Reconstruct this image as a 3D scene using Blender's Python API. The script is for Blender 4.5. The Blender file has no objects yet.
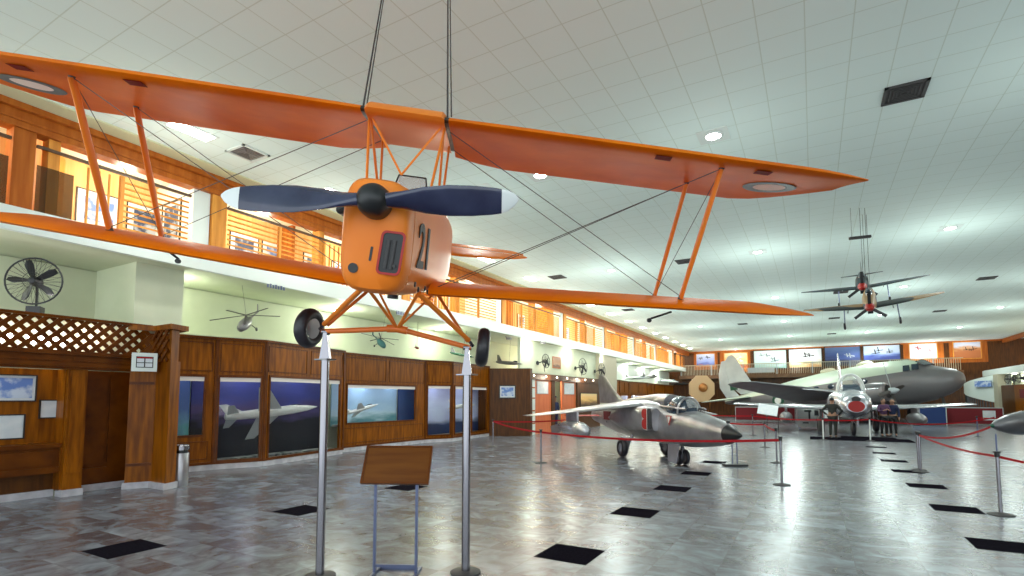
import bpy, bmesh, math, random
from mathutils import Vector, Matrix
random.seed(7)
PI=math.pi; R=math.radians
sc=bpy.context.scene; COL=sc.collection
V=Vector
# ---------------------------------------------------------------- camera
F_PX=528.6; YAW=R(29.65); PIT=R(4.15); CY=360.4; HC=1.7
cf=V((-math.sin(YAW)*math.cos(PIT),math.cos(YAW)*math.cos(PIT),math.sin(PIT)))
cr=V((math.cos(YAW),math.sin(YAW),0)); cu=cr.cross(cf); CO=V((0,0,HC))
cam=bpy.data.cameras.new('camera'); co=bpy.data.objects.new('camera',cam); COL.objects.link(co)
co.matrix_world=Matrix(((cr.x,cu.x,-cf.x,0),(cr.y,cu.y,-cf.y,0),(cr.z,cu.z,-cf.z,HC),(0,0,0,1)))
cam.sensor_width=36; cam.lens=F_PX*36/1024; cam.shift_y=(CY-288)/1024; cam.clip_start=.05; cam.clip_end=300
sc.camera=co
def ray(px,py): return cf*F_PX+cr*(px-512)+cu*(CY-py)
def atZ(px,py,z): d=ray(px,py); return CO+d*((z-HC)/d.z)
def atX(px,py,x): d=ray(px,py); return CO+d*(x/d.x)
def atY(px,py,y): d=ray(px,py); return CO+d*(y/d.y)
def atD(px,py,D): return CO+ray(px,py)*(D/F_PX)
# ---------------------------------------------------------------- materials
def nodes(m): return m.node_tree.nodes, m.node_tree.links
def mat(name,col,rough=.5,metal=0,spec=.5,emit=None,es=0,coat=0):
    m=bpy.data.materials.new(name); m.use_nodes=True
    b=m.node_tree.nodes['Principled BSDF']
    b.inputs['Base Color'].default_value=(*col,1); b.inputs['Roughness'].default_value=rough
    b.inputs['Metallic'].default_value=metal; b.inputs['Specular IOR Level'].default_value=spec
    b.inputs['Coat Weight'].default_value=coat
    if emit: b.inputs['Emission Color'].default_value=(*emit,1); b.inputs['Emission Strength'].default_value=es
    return m
def noisy(name,c1,c2,scale=4,rough=.5,metal=0,stretch=(1,1,1),bump=0,detail=4,lo=.35,hi=.65,coord='Object',spec=.5,coat=0):
    m=mat(name,c1,rough,metal,spec,coat=coat); n,l=nodes(m); b=n['Principled BSDF']
    tc=n.new('ShaderNodeTexCoord'); mp=n.new('ShaderNodeMapping'); mp.inputs['Scale'].default_value=stretch
    nz=n.new('ShaderNodeTexNoise'); nz.inputs['Scale'].default_value=scale; nz.inputs['Detail'].default_value=detail
    r=n.new('ShaderNodeValToRGB'); r.color_ramp.elements[0].color=(*c1,1); r.color_ramp.elements[1].color=(*c2,1)
    r.color_ramp.elements[0].position=lo; r.color_ramp.elements[1].position=hi
    l.new(tc.outputs[coord],mp.inputs[0]); l.new(mp.outputs[0],nz.inputs['Vector']); l.new(nz.outputs[0],r.inputs[0]); l.new(r.outputs[0],b.inputs['Base Color'])
    if bump:
        bp=n.new('ShaderNodeBump'); bp.inputs['Strength'].default_value=bump; bp.inputs['Distance'].default_value=.02
        l.new(nz.outputs[0],bp.inputs['Height']); l.new(bp.outputs[0],b.inputs['Normal'])
    return m
def floor_finish():
    m=mat('marble_tiles',(.5,.5,.5),.1); n,l=nodes(m); b=n['Principled BSDF']
    g=n.new('ShaderNodeNewGeometry')
    def vm(op,a,bv=None):
        x=n.new('ShaderNodeVectorMath'); x.operation=op; l.new(a,x.inputs[0])
        if bv is not None: x.inputs[1].default_value=bv
        return x
    off=vm('ADD',g.outputs['Position'],(2.69+60,-5.22+60,0)); dv=vm('DIVIDE',off.outputs[0],(.6,.3,1))
    fl=vm('FLOOR',dv.outputs[0]); wn=n.new('ShaderNodeTexWhiteNoise'); l.new(fl.outputs[0],wn.inputs['Vector'])
    sc_=n.new('ShaderNodeVectorMath'); sc_.operation='SCALE'; l.new(wn.outputs['Color'],sc_.inputs[0]); sc_.inputs['Scale'].default_value=40
    ad=n.new('ShaderNodeVectorMath'); l.new(g.outputs['Position'],ad.inputs[0]); l.new(sc_.outputs[0],ad.inputs[1])
    nz=n.new('ShaderNodeTexNoise'); nz.inputs['Scale'].default_value=2.2; nz.inputs['Detail'].default_value=7; nz.inputs['Distortion'].default_value=1.2
    nz.inputs['Roughness'].default_value=.62
    l.new(ad.outputs[0],nz.inputs['Vector'])
    mx=n.new('ShaderNodeMath'); mx.operation='MULTIPLY_ADD'; l.new(wn.outputs['Value'],mx.inputs[0]); mx.inputs[1].default_value=.17; 
    l.new(nz.outputs[0],mx.inputs[2])
    r=n.new('ShaderNodeValToRGB'); cr_=r.color_ramp
    cr_.elements[0].position=.36; cr_.elements[0].color=(.065,.05,.058,1)
    cr_.elements[1].position=.88; cr_.elements[1].color=(.30,.34,.40,1)
    e=cr_.elements.new(.49); e.color=(.115,.10,.115,1)
    e=cr_.elements.new(.62); e.color=(.17,.182,.21,1)
    l.new(mx.outputs[0],r.inputs[0])
    # joints
    fr=vm('FRACTION',dv.outputs[0]); sp=n.new('ShaderNodeSeparateXYZ'); l.new(fr.outputs[0],sp.inputs[0])
    def edge(o):
        a=n.new('ShaderNodeMath'); a.operation='SUBTRACT'; l.new(o,a.inputs[0]); a.inputs[1].default_value=.5
        c=n.new('ShaderNodeMath'); c.operation='ABSOLUTE'; l.new(a.outputs[0],c.inputs[0])
        d=n.new('ShaderNodeMath'); d.operation='GREATER_THAN'; l.new(c.outputs[0],d.inputs[0]); d.inputs[1].default_value=.494
        return d
    e1,e2=edge(sp.outputs[0]),edge(sp.outputs[1]); mm=n.new('ShaderNodeMath'); mm.operation='MAXIMUM'
    l.new(e1.outputs[0],mm.inputs[0]); l.new(e2.outputs[0],mm.inputs[1])
    mc=n.new('ShaderNodeMix'); mc.data_type='RGBA'; l.new(mm.outputs[0],mc.inputs[0]); l.new(r.outputs[0],mc.inputs[6]); mc.inputs[7].default_value=(.14,.13,.14,1)
    l.new(mc.outputs[2],b.inputs['Base Color'])
    b.inputs['Roughness'].default_value=.25; b.inputs['Specular IOR Level'].default_value=.6
    b2=n.new('ShaderNodeTexNoise'); b2.inputs['Scale'].default_value=1.3; l.new(g.outputs['Position'],b2.inputs['Vector'])
    bp=n.new('ShaderNodeBump'); bp.inputs['Strength'].default_value=.06; bp.inputs['Distance'].default_value=.05
    l.new(b2.outputs[0],bp.inputs['Height']); l.new(bp.outputs[0],b.inputs['Normal'])
    return m
def ceiling_mat():
    m=mat('ceiling_tiles',(.7,.78,.74),.75); n,l=nodes(m); b=n['Principled BSDF']
    g=n.new('ShaderNodeNewGeometry')
    o=n.new('ShaderNodeVectorMath'); o.operation='ADD'; l.new(g.outputs['Position'],o.inputs[0]); o.inputs[1].default_value=(3.356+57.2,-5.68+57.2,0)
    d=n.new('ShaderNodeVectorMath'); d.operation='DIVIDE'; l.new(o.outputs[0],d.inputs[0]); d.inputs[1].default_value=(.572,.572,1)
    f=n.new('ShaderNodeVectorMath'); f.operation='FRACTION'; l.new(d.outputs[0],f.inputs[0])
    sp=n.new('ShaderNodeSeparateXYZ'); l.new(f.outputs[0],sp.inputs[0])
    outs=[]
    for k in (0,1):
        a=n.new('ShaderNodeMath'); a.operation='SUBTRACT'; l.new(sp.outputs[k],a.inputs[0]); a.inputs[1].default_value=.5
        c=n.new('ShaderNodeMath'); c.operation='ABSOLUTE'; l.new(a.outputs[0],c.inputs[0])
        e=n.new('ShaderNodeMath'); e.operation='GREATER_THAN'; l.new(c.outputs[0],e.inputs[0]); e.inputs[1].default_value=.486; outs.append(e)
    mm=n.new('ShaderNodeMath'); mm.operation='MAXIMUM'; l.new(outs[0].outputs[0],mm.inputs[0]); l.new(outs[1].outputs[0],mm.inputs[1])
    nz=n.new('ShaderNodeTexNoise'); nz.inputs['Scale'].default_value=.35; l.new(g.outputs['Position'],nz.inputs['Vector'])
    r=n.new('ShaderNodeValToRGB'); r.color_ramp.elements[0].color=(.78,.91,.86,1); r.color_ramp.elements[1].color=(.84,.95,.91,1)
    l.new(nz.outputs[0],r.inputs[0])
    mc=n.new('ShaderNodeMix'); mc.data_type='RGBA'; l.new(mm.outputs[0],mc.inputs[0]); l.new(r.outputs[0],mc.inputs[6]); mc.inputs[7].default_value=(.66,.76,.68,1)
    l.new(mc.outputs[2],b.inputs['Base Color']); return m
def painting(name,sky1,sky2,gnd,blob,horizon=.4,seed=0,scale=3):
    # a painted picture: vertical blend of pigments with cloudy noise, in the panel's own coordinates
    m=mat(name,sky1,.45); n,l=nodes(m); b=n['Principled BSDF']
    tc=n.new('ShaderNodeTexCoord'); sp=n.new('ShaderNodeSeparateXYZ'); l.new(tc.outputs['Generated'],sp.inputs[0])
    nz=n.new('ShaderNodeTexNoise'); nz.inputs['Scale'].default_value=scale; nz.inputs['Detail'].default_value=5
    mp=n.new('ShaderNodeMapping'); mp.inputs['Location'].default_value=(seed*3.7,seed*1.3,seed); mp.inputs['Scale'].default_value=(1,1,2)
    l.new(tc.outputs['Generated'],mp.inputs[0]); l.new(mp.outputs[0],nz.inputs['Vector'])
    a=n.new('ShaderNodeMath'); a.operation='MULTIPLY_ADD'; l.new(nz.outputs[0],a.inputs[0]); a.inputs[1].default_value=.5; l.new(sp.outputs[2],a.inputs[2])
    r=n.new('ShaderNodeValToRGB'); e=r.color_ramp.elements
    e[0].position=horizon; e[0].color=(*gnd,1); e[1].position=1.25 if False else 1; e[1].color=(*sky2,1)
    x=e.new(min(horizon+.12,.9)); x.color=(*blob,1); x=e.new(min(horizon+.25,.95)); x.color=(*sky1,1)
    s=n.new('ShaderNodeMath'); s.operation='MULTIPLY'; l.new(a.outputs[0],s.inputs[0]); s.inputs[1].default_value=.72
    l.new(s.outputs[0],r.inputs[0]); l.new(r.outputs[0],b.inputs['Base Color']); return m
M={}
M['floor']=floor_finish(); M['ceil']=ceiling_mat()
M['cream']=noisy('cream_plaster',(.62,.66,.49),(.67,.71,.54),1.5,.7)
M['white']=mat('white_paint',(.74,.80,.76),.5)
M['beige']=mat('beige_plaster',(.50,.46,.34),.7)
M['wood']=noisy('polished_brown_wood',(.15,.039,.001),(.31,.092,.002),2.2,.34,stretch=(6,6,.6),spec=.18)
M['woodd']=noisy('dark_brown_wood',(.06,.019,.003),(.115,.038,.005),2.2,.38,stretch=(6,6,.6),spec=.25)
M['woodm']=noisy('wood_moulding',(.085,.02,.001),(.15,.038,.001),3,.34,stretch=(1,1,1),spec=.2)
M['gold']=noisy('lamplit_wood_boards',(.60,.22,.035),(.78,.34,.06),2.0,.45,stretch=(5,5,.5),spec=.25)  # same wood as the cases, with warm lamp light put into the colour
M['goldd']=noisy('red_brown_wood',(.36,.085,.008),(.48,.135,.016),2.0,.4,stretch=(5,5,.5),spec=.25)
M['woodb']=noisy('board_brown_wood',(.12,.034,.003),(.17,.055,.005),2.2,.4,stretch=(.6,6,6),spec=.2)
M['skirt']=noisy('marble_skirting',(.42,.40,.44),(.60,.58,.62),5,.25)
M['black_tile']=noisy('black_granite',(.008,.007,.010),(.014,.012,.018),40,.8,spec=0)
M['orange']=noisy('orange_doped_fabric',(.86,.20,.003),(.72,.14,.002),1.6,.5,detail=4,bump=.5,spec=.06)
M['orange2']=noisy('orange_painted_metal',(.88,.25,.03),(.82,.20,.018),1.2,.35,spec=.25)
M['cap']=mat('orange_tube_paint',(.75,.17,.022),.3)
M['navy']=noisy('dark_blue_lacquer',(.012,.014,.045),(.03,.035,.08),3,.22,coat=.5)
M['rwhite']=mat('roundel_white',(.95,.95,.95),.6,0,.1)
M['pwhite']=mat('white_tip_paint',(.75,.77,.75),.4)
M['black']=mat('black_paint',(.012,.012,.013),.4)
M['rubber']=noisy('black_rubber',(.012,.011,.014),(.03,.027,.035),9,.38)
M['steel']=mat('brushed_steel',(.30,.285,.31),.2,1)
M['dsteel']=mat('blue_grey_steel',(.12,.14,.24),.35,.6)
M['chrome']=mat('chrome',(.75,.75,.78),.1,1)
M['rope']=mat('dark_rope',(.05,.045,.045),.8)
M['wire']=mat('grey_wire',(.10,.09,.08),.5,.4)
M['red']=mat('red_belt',(.38,.006,.012),.65,0,.2)
M['redp']=mat('red_cover_paint',(.40,.012,.008),.5)
M['mark_blue']=mat('roundel_blue',(.055,.10,.15),.5)
M['mark_green']=mat('roundel_green',(.005,.07,.035),.5)
M['mark_black']=mat('roundel_black',(.02,.035,.03),.5)
M['darkred']=mat('dark_red_patch',(.20,.008,.004),.7,0,.05)
M['gun']=noisy('dull_grey_metal',(.20,.19,.20),(.13,.125,.13),2,.3,.6)
M['silver']=noisy('aged_aluminium',(.46,.445,.46),(.31,.295,.31),2.2,.3,.75,detail=3)
M['silver2']=noisy('bright_aluminium',(.60,.60,.64),(.44,.44,.48),2,.25,.7)
M['grey']=noisy('grey_aircraft_paint',(.17,.16,.17),(.23,.22,.23),1.2,.35,.3)
M['lgrey']=noisy('light_grey_paint',(.50,.54,.55),(.42,.46,.48),1,.4)
M['cwhite']=mat('cream_white_paint',(.62,.70,.58),.35)
M['camo']=noisy('brown_green_camouflage',(.42,.24,.10),(.015,.018,.02),1.15,.5,lo=.5,hi=.52,detail=0)
M['camod']=noisy('dark_sea_camouflage',(.03,.045,.06),(.018,.022,.025),3,.5,lo=.48,hi=.52)
M['spin']=mat('red_spinner',(.50,.02,.012),.35)
M['canopy']=mat('dark_canopy_glass',(.02,.035,.06),.04,0,.9)
M['tan']=mat('tan_painted_board',(.50,.32,.17),.5)
M['copper']=mat('copper_dome',(.42,.17,.05),.3,.6)
M['frame_b']=mat('black_frame',(.02,.016,.013),.4)
M['paper']=noisy('printed_paper',(.72,.74,.76),(.62,.66,.70),6,.6)
M['pic_blue']=noisy('printed_blue_picture',(.12,.22,.55),(.55,.62,.75),5,.5,lo=.45,hi=.6)
M['pic_dark']=noisy('printed_dark_picture',(.05,.07,.14),(.45,.5,.6),4,.5,lo=.5,hi=.62)
M['lamp']=mat('lamp_glow',(1,1,1),.5,emit=(.95,1,.93),es=14)
M['lampw']=mat('valance_light',(.6,.55,.5),.5,emit=(.9,.85,.8),es=.12)
M['lampwarm']=mat('warm_lamp_glow',(1,1,1),.5,emit=(1,.9,.65),es=9)
M['grille']=mat('dark_grille',(.05,.045,.045),.6)
M['skin']=mat('skin',(.42,.22,.14),.6)
M['navycloth']=mat('navy_cloth',(.012,.02,.07),.8)
M['darkcloth']=mat('dark_green_cloth',(.02,.022,.02),.8)
M['purplecloth']=mat('purple_cloth',(.12,.05,.12),.8)
M['bannerred']=mat('red_banner',(.16,.006,.012),.8)
M['bannerblue']=mat('blue_banner',(.01,.035,.15),.7)
M['door_o']=noisy('orange_laminate',(.62,.13,.035),(.70,.17,.05),2,.4,stretch=(4,4,.4))
def glassmat():
    m=mat('clear_glass',(1,1,1),.02); b=m.node_tree.nodes['Principled BSDF']
    b.inputs['Transmission Weight'].default_value=1; b.inputs['IOR'].default_value=1.05; b.inputs['Specular IOR Level'].default_value=.6
    return m
M['glass']=glassmat()
M['infill']=mat('dark_amber_glass',(.07,.028,.004),.2); M['infill'].node_tree.nodes['Principled BSDF'].inputs['Alpha'].default_value=.68
M['bubble']=mat('clear_canopy',(.5,.5,.5),.08,0,.8); M['bubble'].node_tree.nodes['Principled BSDF'].inputs['Alpha'].default_value=.35
# ---------------------------------------------------------------- mesh helpers
class MB:
    def __init__(s): s.v=[]; s.f=[]
    def add(s,vs,fs):
        o=len(s.v); s.v+= [tuple(v) for v in vs]; s.f+=[tuple(i+o for i in f) for f in fs]; return s
    def box(s,a,b):
        x0,y0,z0=[min(a[i],b[i]) for i in range(3)]; x1,y1,z1=[max(a[i],b[i]) for i in range(3)]
        return s.add([(x0,y0,z0),(x1,y0,z0),(x1,y1,z0),(x0,y1,z0),(x0,y0,z1),(x1,y0,z1),(x1,y1,z1),(x0,y1,z1)],
            [(0,3,2,1),(4,5,6,7),(0,1,5,4),(1,2,6,5),(2,3,7,6),(3,0,4,7)])
    def obox(s,c,ax,ay,az):   # oriented box, half-extent vectors
        c,ax,ay,az=V(c),V(ax),V(ay),V(az); vs=[c+ax*i+ay*j+az*k for k in (-1,1) for i,j in ((-1,-1),(1,-1),(1,1),(-1,1))]
        return s.add(vs,[(0,3,2,1),(4,5,6,7),(0,1,5,4),(1,2,6,5),(2,3,7,6),(3,0,4,7)])
    def bar(s,p,q,w,h=None,up=(0,0,1)):
        p,q=V(p),V(q); d=(q-p); L=d.length; d=d/L; u=V(up)
        if abs(d.dot(u))>.99: u=V((1,0,0))
        a=d.cross(u).normalized(); b=a.cross(d); h=h or w
        return s.obox((p+q)/2,d*(L/2),a*(w/2),b*(h/2))
    def ell(s,p,q,w,h,up=(0,0,1),n=10,taper=1,mid=1):      # streamlined strut: elliptical section
        p,q=V(p),V(q); d=(q-p).normalized(); u=V(up)
        if abs(d.dot(u))>.99: u=V((1,0,0))
        a=d.cross(u).normalized(); b=a.cross(d)
        rings=[]
        for t,k in ((0,taper),(.12,.9),(.5,mid),(.88,.9),(1,taper)):
            c=p.lerp(q,t); rings.append([c+a*(w/2*k*math.cos(2*PI*i/n))+b*(h/2*k*math.sin(2*PI*i/n)) for i in range(n)])
        return s.loft(rings)
    def loft(s,rings,cap=True,close=True):
        n=len(rings[0]); vs=[v for r in rings for v in r]; fs=[]
        for k in range(len(rings)-1):
            for i in range(n if close else n-1):
                j=(i+1)%n; fs.append((k*n+i,k*n+j,(k+1)*n+j,(k+1)*n+i))
        if cap: fs.append(tuple(range(n-1,-1,-1))); fs.append(tuple((len(rings)-1)*n+i for i in range(n)))
        return s.add(vs,fs)
    def tube(s,pts,r,n=8,cap=True):
        pts=[V(p) for p in pts]; rings=[]; prev=None
        for k,p in enumerate(pts):
            d=(pts[min(k+1,len(pts)-1)]-pts[max(k-1,0)]).normalized()
            if prev is None:
                u=V((0,0,1)) if abs(d.z)<.9 else V((1,0,0)); a=d.cross(u).normalized()
            else: a=(prev-d*prev.dot(d)).normalized()
            prev=a; b=d.cross(a); rr=r[k] if isinstance(r,(list,tuple)) else r
            rings.append([p+a*(rr*math.cos(2*PI*i/n))+b*(rr*math.sin(2*PI*i/n)) for i in range(n)])
        return s.loft(rings,cap)
    def lathe(s,o,axis,prof,n=20,cap=True):     # prof: (distance along axis, radius)
        o=V(o); d=V(axis).normalized(); u=V((0,0,1)) if abs(d.z)<.9 else V((1,0,0)); a=d.cross(u).normalized(); b=d.cross(a)
        rings=[[o+d*t+a*(max(r,1e-4)*math.cos(2*PI*i/n))+b*(max(r,1e-4)*math.sin(2*PI*i/n)) for i in range(n)] for t,r in prof]
        return s.loft(rings,cap)
    def torus(s,c,axis,R0,r,n=28,m=10,sx=1):
        c=V(c); d=V(axis).normalized(); u=V((0,0,1)) if abs(d.z)<.9 else V((1,0,0)); a=d.cross(u).normalized(); b=d.cross(a)
        vs=[];fs=[]
        for i in range(n):
            t=2*PI*i/n; e=a*math.cos(t)+b*math.sin(t)
            for j in range(m):
                p=2*PI*j/m; vs.append(c+e*(R0+r*math.cos(p))+d*(r*sx*math.sin(p)))
        for i in range(n):
            for j in range(m): fs.append((i*m+j,((i+1)%n)*m+j,((i+1)%n)*m+(j+1)%m,i*m+(j+1)%m))
        return s.add(vs,fs)
    def sphere(s,c,rx,ry=None,rz=None,n=16,m=10,t0=0,t1=PI):
        ry=ry or rx; rz=rz or rx; c=V(c)
        rings=[[c+V((rx*math.sin(t)*math.cos(2*PI*i/n),ry*math.sin(t)*math.sin(2*PI*i/n),rz*math.cos(t))) for i in range(n)] for t in [max(1e-3,t0+(min(t1,PI-1e-3)-t0)*k/m) for k in range(m+1)]]
        return s.loft(rings)
    def prism(s,poly,thick):        # poly: 3d points planar; thick: vector
        t=V(thick); a=[V(p) for p in poly]; n=len(a)
        vs=a+[p+t for p in a]; fs=[tuple(range(n-1,-1,-1)),tuple(range(n,2*n))]+[(i,(i+1)%n,(i+1)%n+n,i+n) for i in range(n)]
        return s.add(vs,fs)
    def build(s,name,m,parent=None,smooth=False,bevel=0,world=False):
        me=bpy.data.meshes.new(name); me.from_pydata(s.v,[],s.f); me.validate()
        bm=bmesh.new(); bm.from_mesh(me); bmesh.ops.recalc_face_normals(bm,faces=bm.faces); bm.to_mesh(me); bm.free()
        o=bpy.data.objects.new(name,me); COL.objects.link(o); me.materials.append(M[m] if isinstance(m,str) else m)
        if smooth:
            for p in me.polygons: p.use_smooth=True
            try: me.set_sharp_from_angle(angle=R(40))
            except Exception: pass
        if bevel:
            b=o.modifiers.new('bevel','BEVEL'); b.width=bevel; b.segments=2; b.limit_method='ANGLE'
        if parent:
            o.parent=parent
            if world: o.matrix_parent_inverse=parent.matrix_world.inverted()
        return o
def tag(o,label=None,cat=None,group=None,kind=None):
    if label: o['label']=label
    if cat: o['category']=cat
    if group: o['group']=group
    if kind: o['kind']=kind
    return o
def empty(name,loc=(0,0,0),rz=0,mtx=None,scale=1):
    o=bpy.data.objects.new(name,None); COL.objects.link(o); o.empty_display_size=.1
    mw=mtx if mtx is not None else Matrix.Translation(V(loc))@Matrix.Rotation(rz,4,'Z')
    if scale!=1: mw=mw@Matrix.Scale(scale,4)
    o.matrix_world=mw; return o
def struct(name,mb,m,**k): return tag(mb.build(name,m,**k),kind='structure')
def B(a,b): return MB().box(a,b)
def copy_tree(o,parent=None):
    c=o.copy(); COL.objects.link(c)
    if parent: c.parent=parent
    for ch in list(o.children): copy_tree(ch,c)
    return c
def light(kind,loc,power,color=(1,1,1),size=.2,rot=None,name='light',spot=None,sy=None):
    d=bpy.data.lights.new(name,kind); d.energy=power; d.color=color
    if kind=='AREA':
        d.shape='RECTANGLE' if sy else 'DISK'; d.size=size
        if sy: d.size_y=sy
    else: d.shadow_soft_size=size
    if kind=='SPOT': d.spot_size=spot or R(120); d.spot_blend=.6
    o=bpy.data.objects.new(name,d); COL.objects.link(o); o.location=loc
    if rot: o.rotation_euler=rot
    return o
ORD=['first','second','third','fourth','fifth','sixth','seventh','eighth','ninth','tenth','eleventh','twelfth','thirteenth','fourteenth','fifteenth','sixteenth','seventeenth','eighteenth']
# ---------------------------------------------------------------- the setting
ZC=6.76; XL=-11.65; XR=14.07; YF=59.4; Y0=-5.0; XW=-13.8; XB=-13.45
ZF0=4.52; ZF1=4.93
struct('floor',B((-16,Y0,-.2),(16.5,YF+.3,0)),'floor')
struct('ceiling',B((-15,Y0,ZC),(16.5,YF+.3,ZC+.15)),'ceil')
struct('wall_far',B((-15,YF,0),(16.5,YF+.25,ZC)),'woodd')
struct('wall_left',B((XW-.2,Y0,0),(XW,YF,ZF0)),'cream')
struct('wall_gallery',B((XB-.2,Y0,ZF1),(XB,YF,ZC)),noisy('pale_orange_boards',(.72,.40,.15),(.82,.50,.22),2.0,.5,stretch=(5,5,.5),spec=.2))
struct('balcony_floor',B((-14.6,Y0,ZF0+.02),(XL+.02,57.2,ZF1-.02)),'cream')
struct('balcony_fascia',B((XL,Y0,ZF0),(XL+.1,57.3,ZF1)),'white')
tr=MB().box((XL-.25,Y0,6.33),(XL+.04,YF,6.62)).box((XL-.25,Y0,6.62),(XL+.14,YF,ZC-.005)).box((XL-.02,Y0,6.44),(XL+.07,YF,6.48))
struct('trim_1',tr,'goldd')
struct('trim_2',B((XL+.14,Y0,ZC-.03),(XL+.55,YF,ZC)),mat('pale_yellow_trim',(.62,.62,.40),.7))
# dark inlaid tiles
for nm,(x,ys) in {'a':(-7.17,(2.87,5.26,7.66)),'b':(-2.69,(5.19,7.64,10.06,12.41,14.85)),'c':(1.55,(7.95,10.33,12.8,15.2,17.6,20.0,22.4))}.items():
    for y in ys: struct('trim_3',B((x,y,0),(x+.6,y+.6,.0015)),'black_tile')
for x,y in ((2.9,12.75),(4.1,15.2),(5.2,17.6),(-.4,7.65)): pass
# ---- right side: upper gallery and protruding lower balcony
struct('wall_right',B((XR+3.0,6,3.8),(XR+3.2,YF,ZC)),'goldd')
struct('trim_4',B((XR,6,6.45),(XR+.25,YF,ZC)),'goldd')
struct('balcony_floor',MB().prism([(17.2,6,3.42),(11.35,6,3.42),(11.35,52.6,3.42),(11.5,53.9,3.42),(12.3,54.9,3.42),(17.2,55.2,3.42)],(0,0,.41)),'white')
struct('wall_right',B((12.3,6,2.62),(12.5,51,3.43)),'cream')
struct('wall_right',B((11.45,6,0),(12.5,49.2,2.62)),'woodd')
struct('wall_panel',B((11.42,43.0,0),(11.46,46.3,2.6)),'wood'); struct('wall_panel',B((11.42,30,0),(11.46,41,2.6)),'wood')
struct('column',B((11.3,49.3,0),(11.75,50.4,3.43)),'beige')
for y in (12,18,24,30,36,42,48,54):
    struct('pillar',B((XR+.1,y,3.83),(XR+.5,y+.35,6.45)),'goldd')
# ---- columns carrying the gallery
COLY=[.4,6.35,12.78,19.2,25.75,32.3,38.9,45.2,51.4]
for i,y in enumerate(COLY):
    yy=y+.0
    struct('column',B((-12.1,yy+.05,ZF1-.02),(-11.72,yy+.42,6.4)),'white')
    struct('column',B((-12.12,yy+.45,ZF1-.02),(-11.66,yy+.78,6.4)),'gold')
    struct('column',B((-11.98,yy+3.45,ZF1-.02),(-11.7,yy+3.62,6.4)),'gold')
    # cross wall between alcoves
    struct('wall_partition',B((XB,yy+.15,ZF1-.02),(-12.15,yy+.3,6.7)),'white' if i%2 else 'gold')
    struct('wall_partition',B((XB,yy+3.5,ZF1-.02),(-12.9,yy+3.6,6.7)),'goldd')
struct('column',B((-13.8,5.52,3.16),(-12.1,6.48,ZF0+.02)),'cream')
# recess near the left edge
struct('column',B((-12.0,3.36,ZF1-.02),(-11.66,3.66,6.4)),'goldd')
# ---- balustrades of the gallery, one per bay
segs=[]
for i,y in enumerate(COLY):
    y0=y+.8; y1=(COLY[i+1] if i+1<len(COLY) else 57.3)
    if i==0: segs+=[(1.2,3.34),(3.68,6.33)]
    else: segs.append((y0,y1-.02))
for k,(a,b) in enumerate(segs):
    t=empty('balustrade',(XL-.04,a,ZF1))
    where=('at the left edge of the photo' if k==0 else 'above the wooden booth' if k==1 else '%s gallery bay beyond the white column over the booth'%ORD[k-2])
    tag(t,'orange wooden balustrade with steel handrail, '+where,'balustrade','balustrades along the left gallery')
    L=b-a
    MB().bar((0,0,1.19),(0,L,1.19),.055,.05).build('handrail',mat('handrail_brown',(.10,.055,.03),.4) if k==0 else bpy.data.materials['handrail_brown'],t)
    n=4 if L>3 else 2
    ps=[L*j/n for j in range(n+1)]
    for p in ps[1:-1] if n>2 else ps[1:2]:
        MB().box((-.04,p-.035,0),(.04,p+.035,1.14)).build('post','gold',t)
    if k<2: B((-.012,.02 ,.0),(.012,(L-.02) if k==0 else .55,.86)).build('infill_panel','infill',t)
    for j in range(n):
        p,q=ps[j]+.04,ps[j+1]-.04; rods=MB(); sp=MB()
        if k==1 and j==0: p=.6
        if (j+k)%3!=1:
            for z in [.1+.115*i for i in range(9)]: rods.box((-.014,p,z),(.014,q,z+.032))
        else:
            m_=int((q-p)/.15)
            for i in range(1,m_): yy=p+(q-p)*i/m_; sp.box((-.014,yy-.016,.02),(.014,yy+.016,1.1))
        if rods.v: rods.build('rail_bars','gold',t)
        if sp.v: sp.build('spindles','gold',t)
SP=190; PT=84
# ---------------------------------------------------------------- ceiling lamps
rows=[10.48,19.78,29.2,38.5,47.9,58.0]; cols=[-6.75,-1.5,3.7,9.15]
def downlight(x,y,z,label,group,r=.16,warm=False,name='ceiling_downlight'):
    t=empty(name,(x,y,z)); tag(t,label,'ceiling light',group)
    if z>6: B((-.28,-.28,-.008),(.28,.28,0)).build('plate','white',t); r=.135
    MB().lathe((0,0,.0),(0,0,-1),[(-.001,r*1.35),(.02,r*1.3),(.022,r*1.02),(.004,r)],20).build('trim_ring','white',t)
    MB().lathe((0,0,-.006),(0,0,-1),[(0,r),(.02,r*.96),(.035,r*.6)],18).build('diffuser','lampwarm' if warm else 'lamp',t)
    return t
near=['nearest','second','third','fourth','fifth','farthest']
cn=['left','centre-left','centre-right','right']
for j,y in enumerate(rows):
    for i,x in enumerate(cols):
        downlight(x,y,ZC,'round white downlight in the %s row across the ceiling, %s column of lamps'%(near[j],cn[i]),'round ceiling downlights')
        light('SPOT',(x,y,ZC-.05),SP,(.93,1,.95),.15,spot=R(150)); light('POINT',(x,y,ZC-2.0),PT*(.35 if j==0 else 1),(.86,1,.95),.4)  # point lights float unseen in mid-air, added to brighten the ceiling
downlight(-5.2,10.44,ZC,'round white downlight half hidden behind the middle of the orange upper wing','round ceiling downlights')
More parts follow.
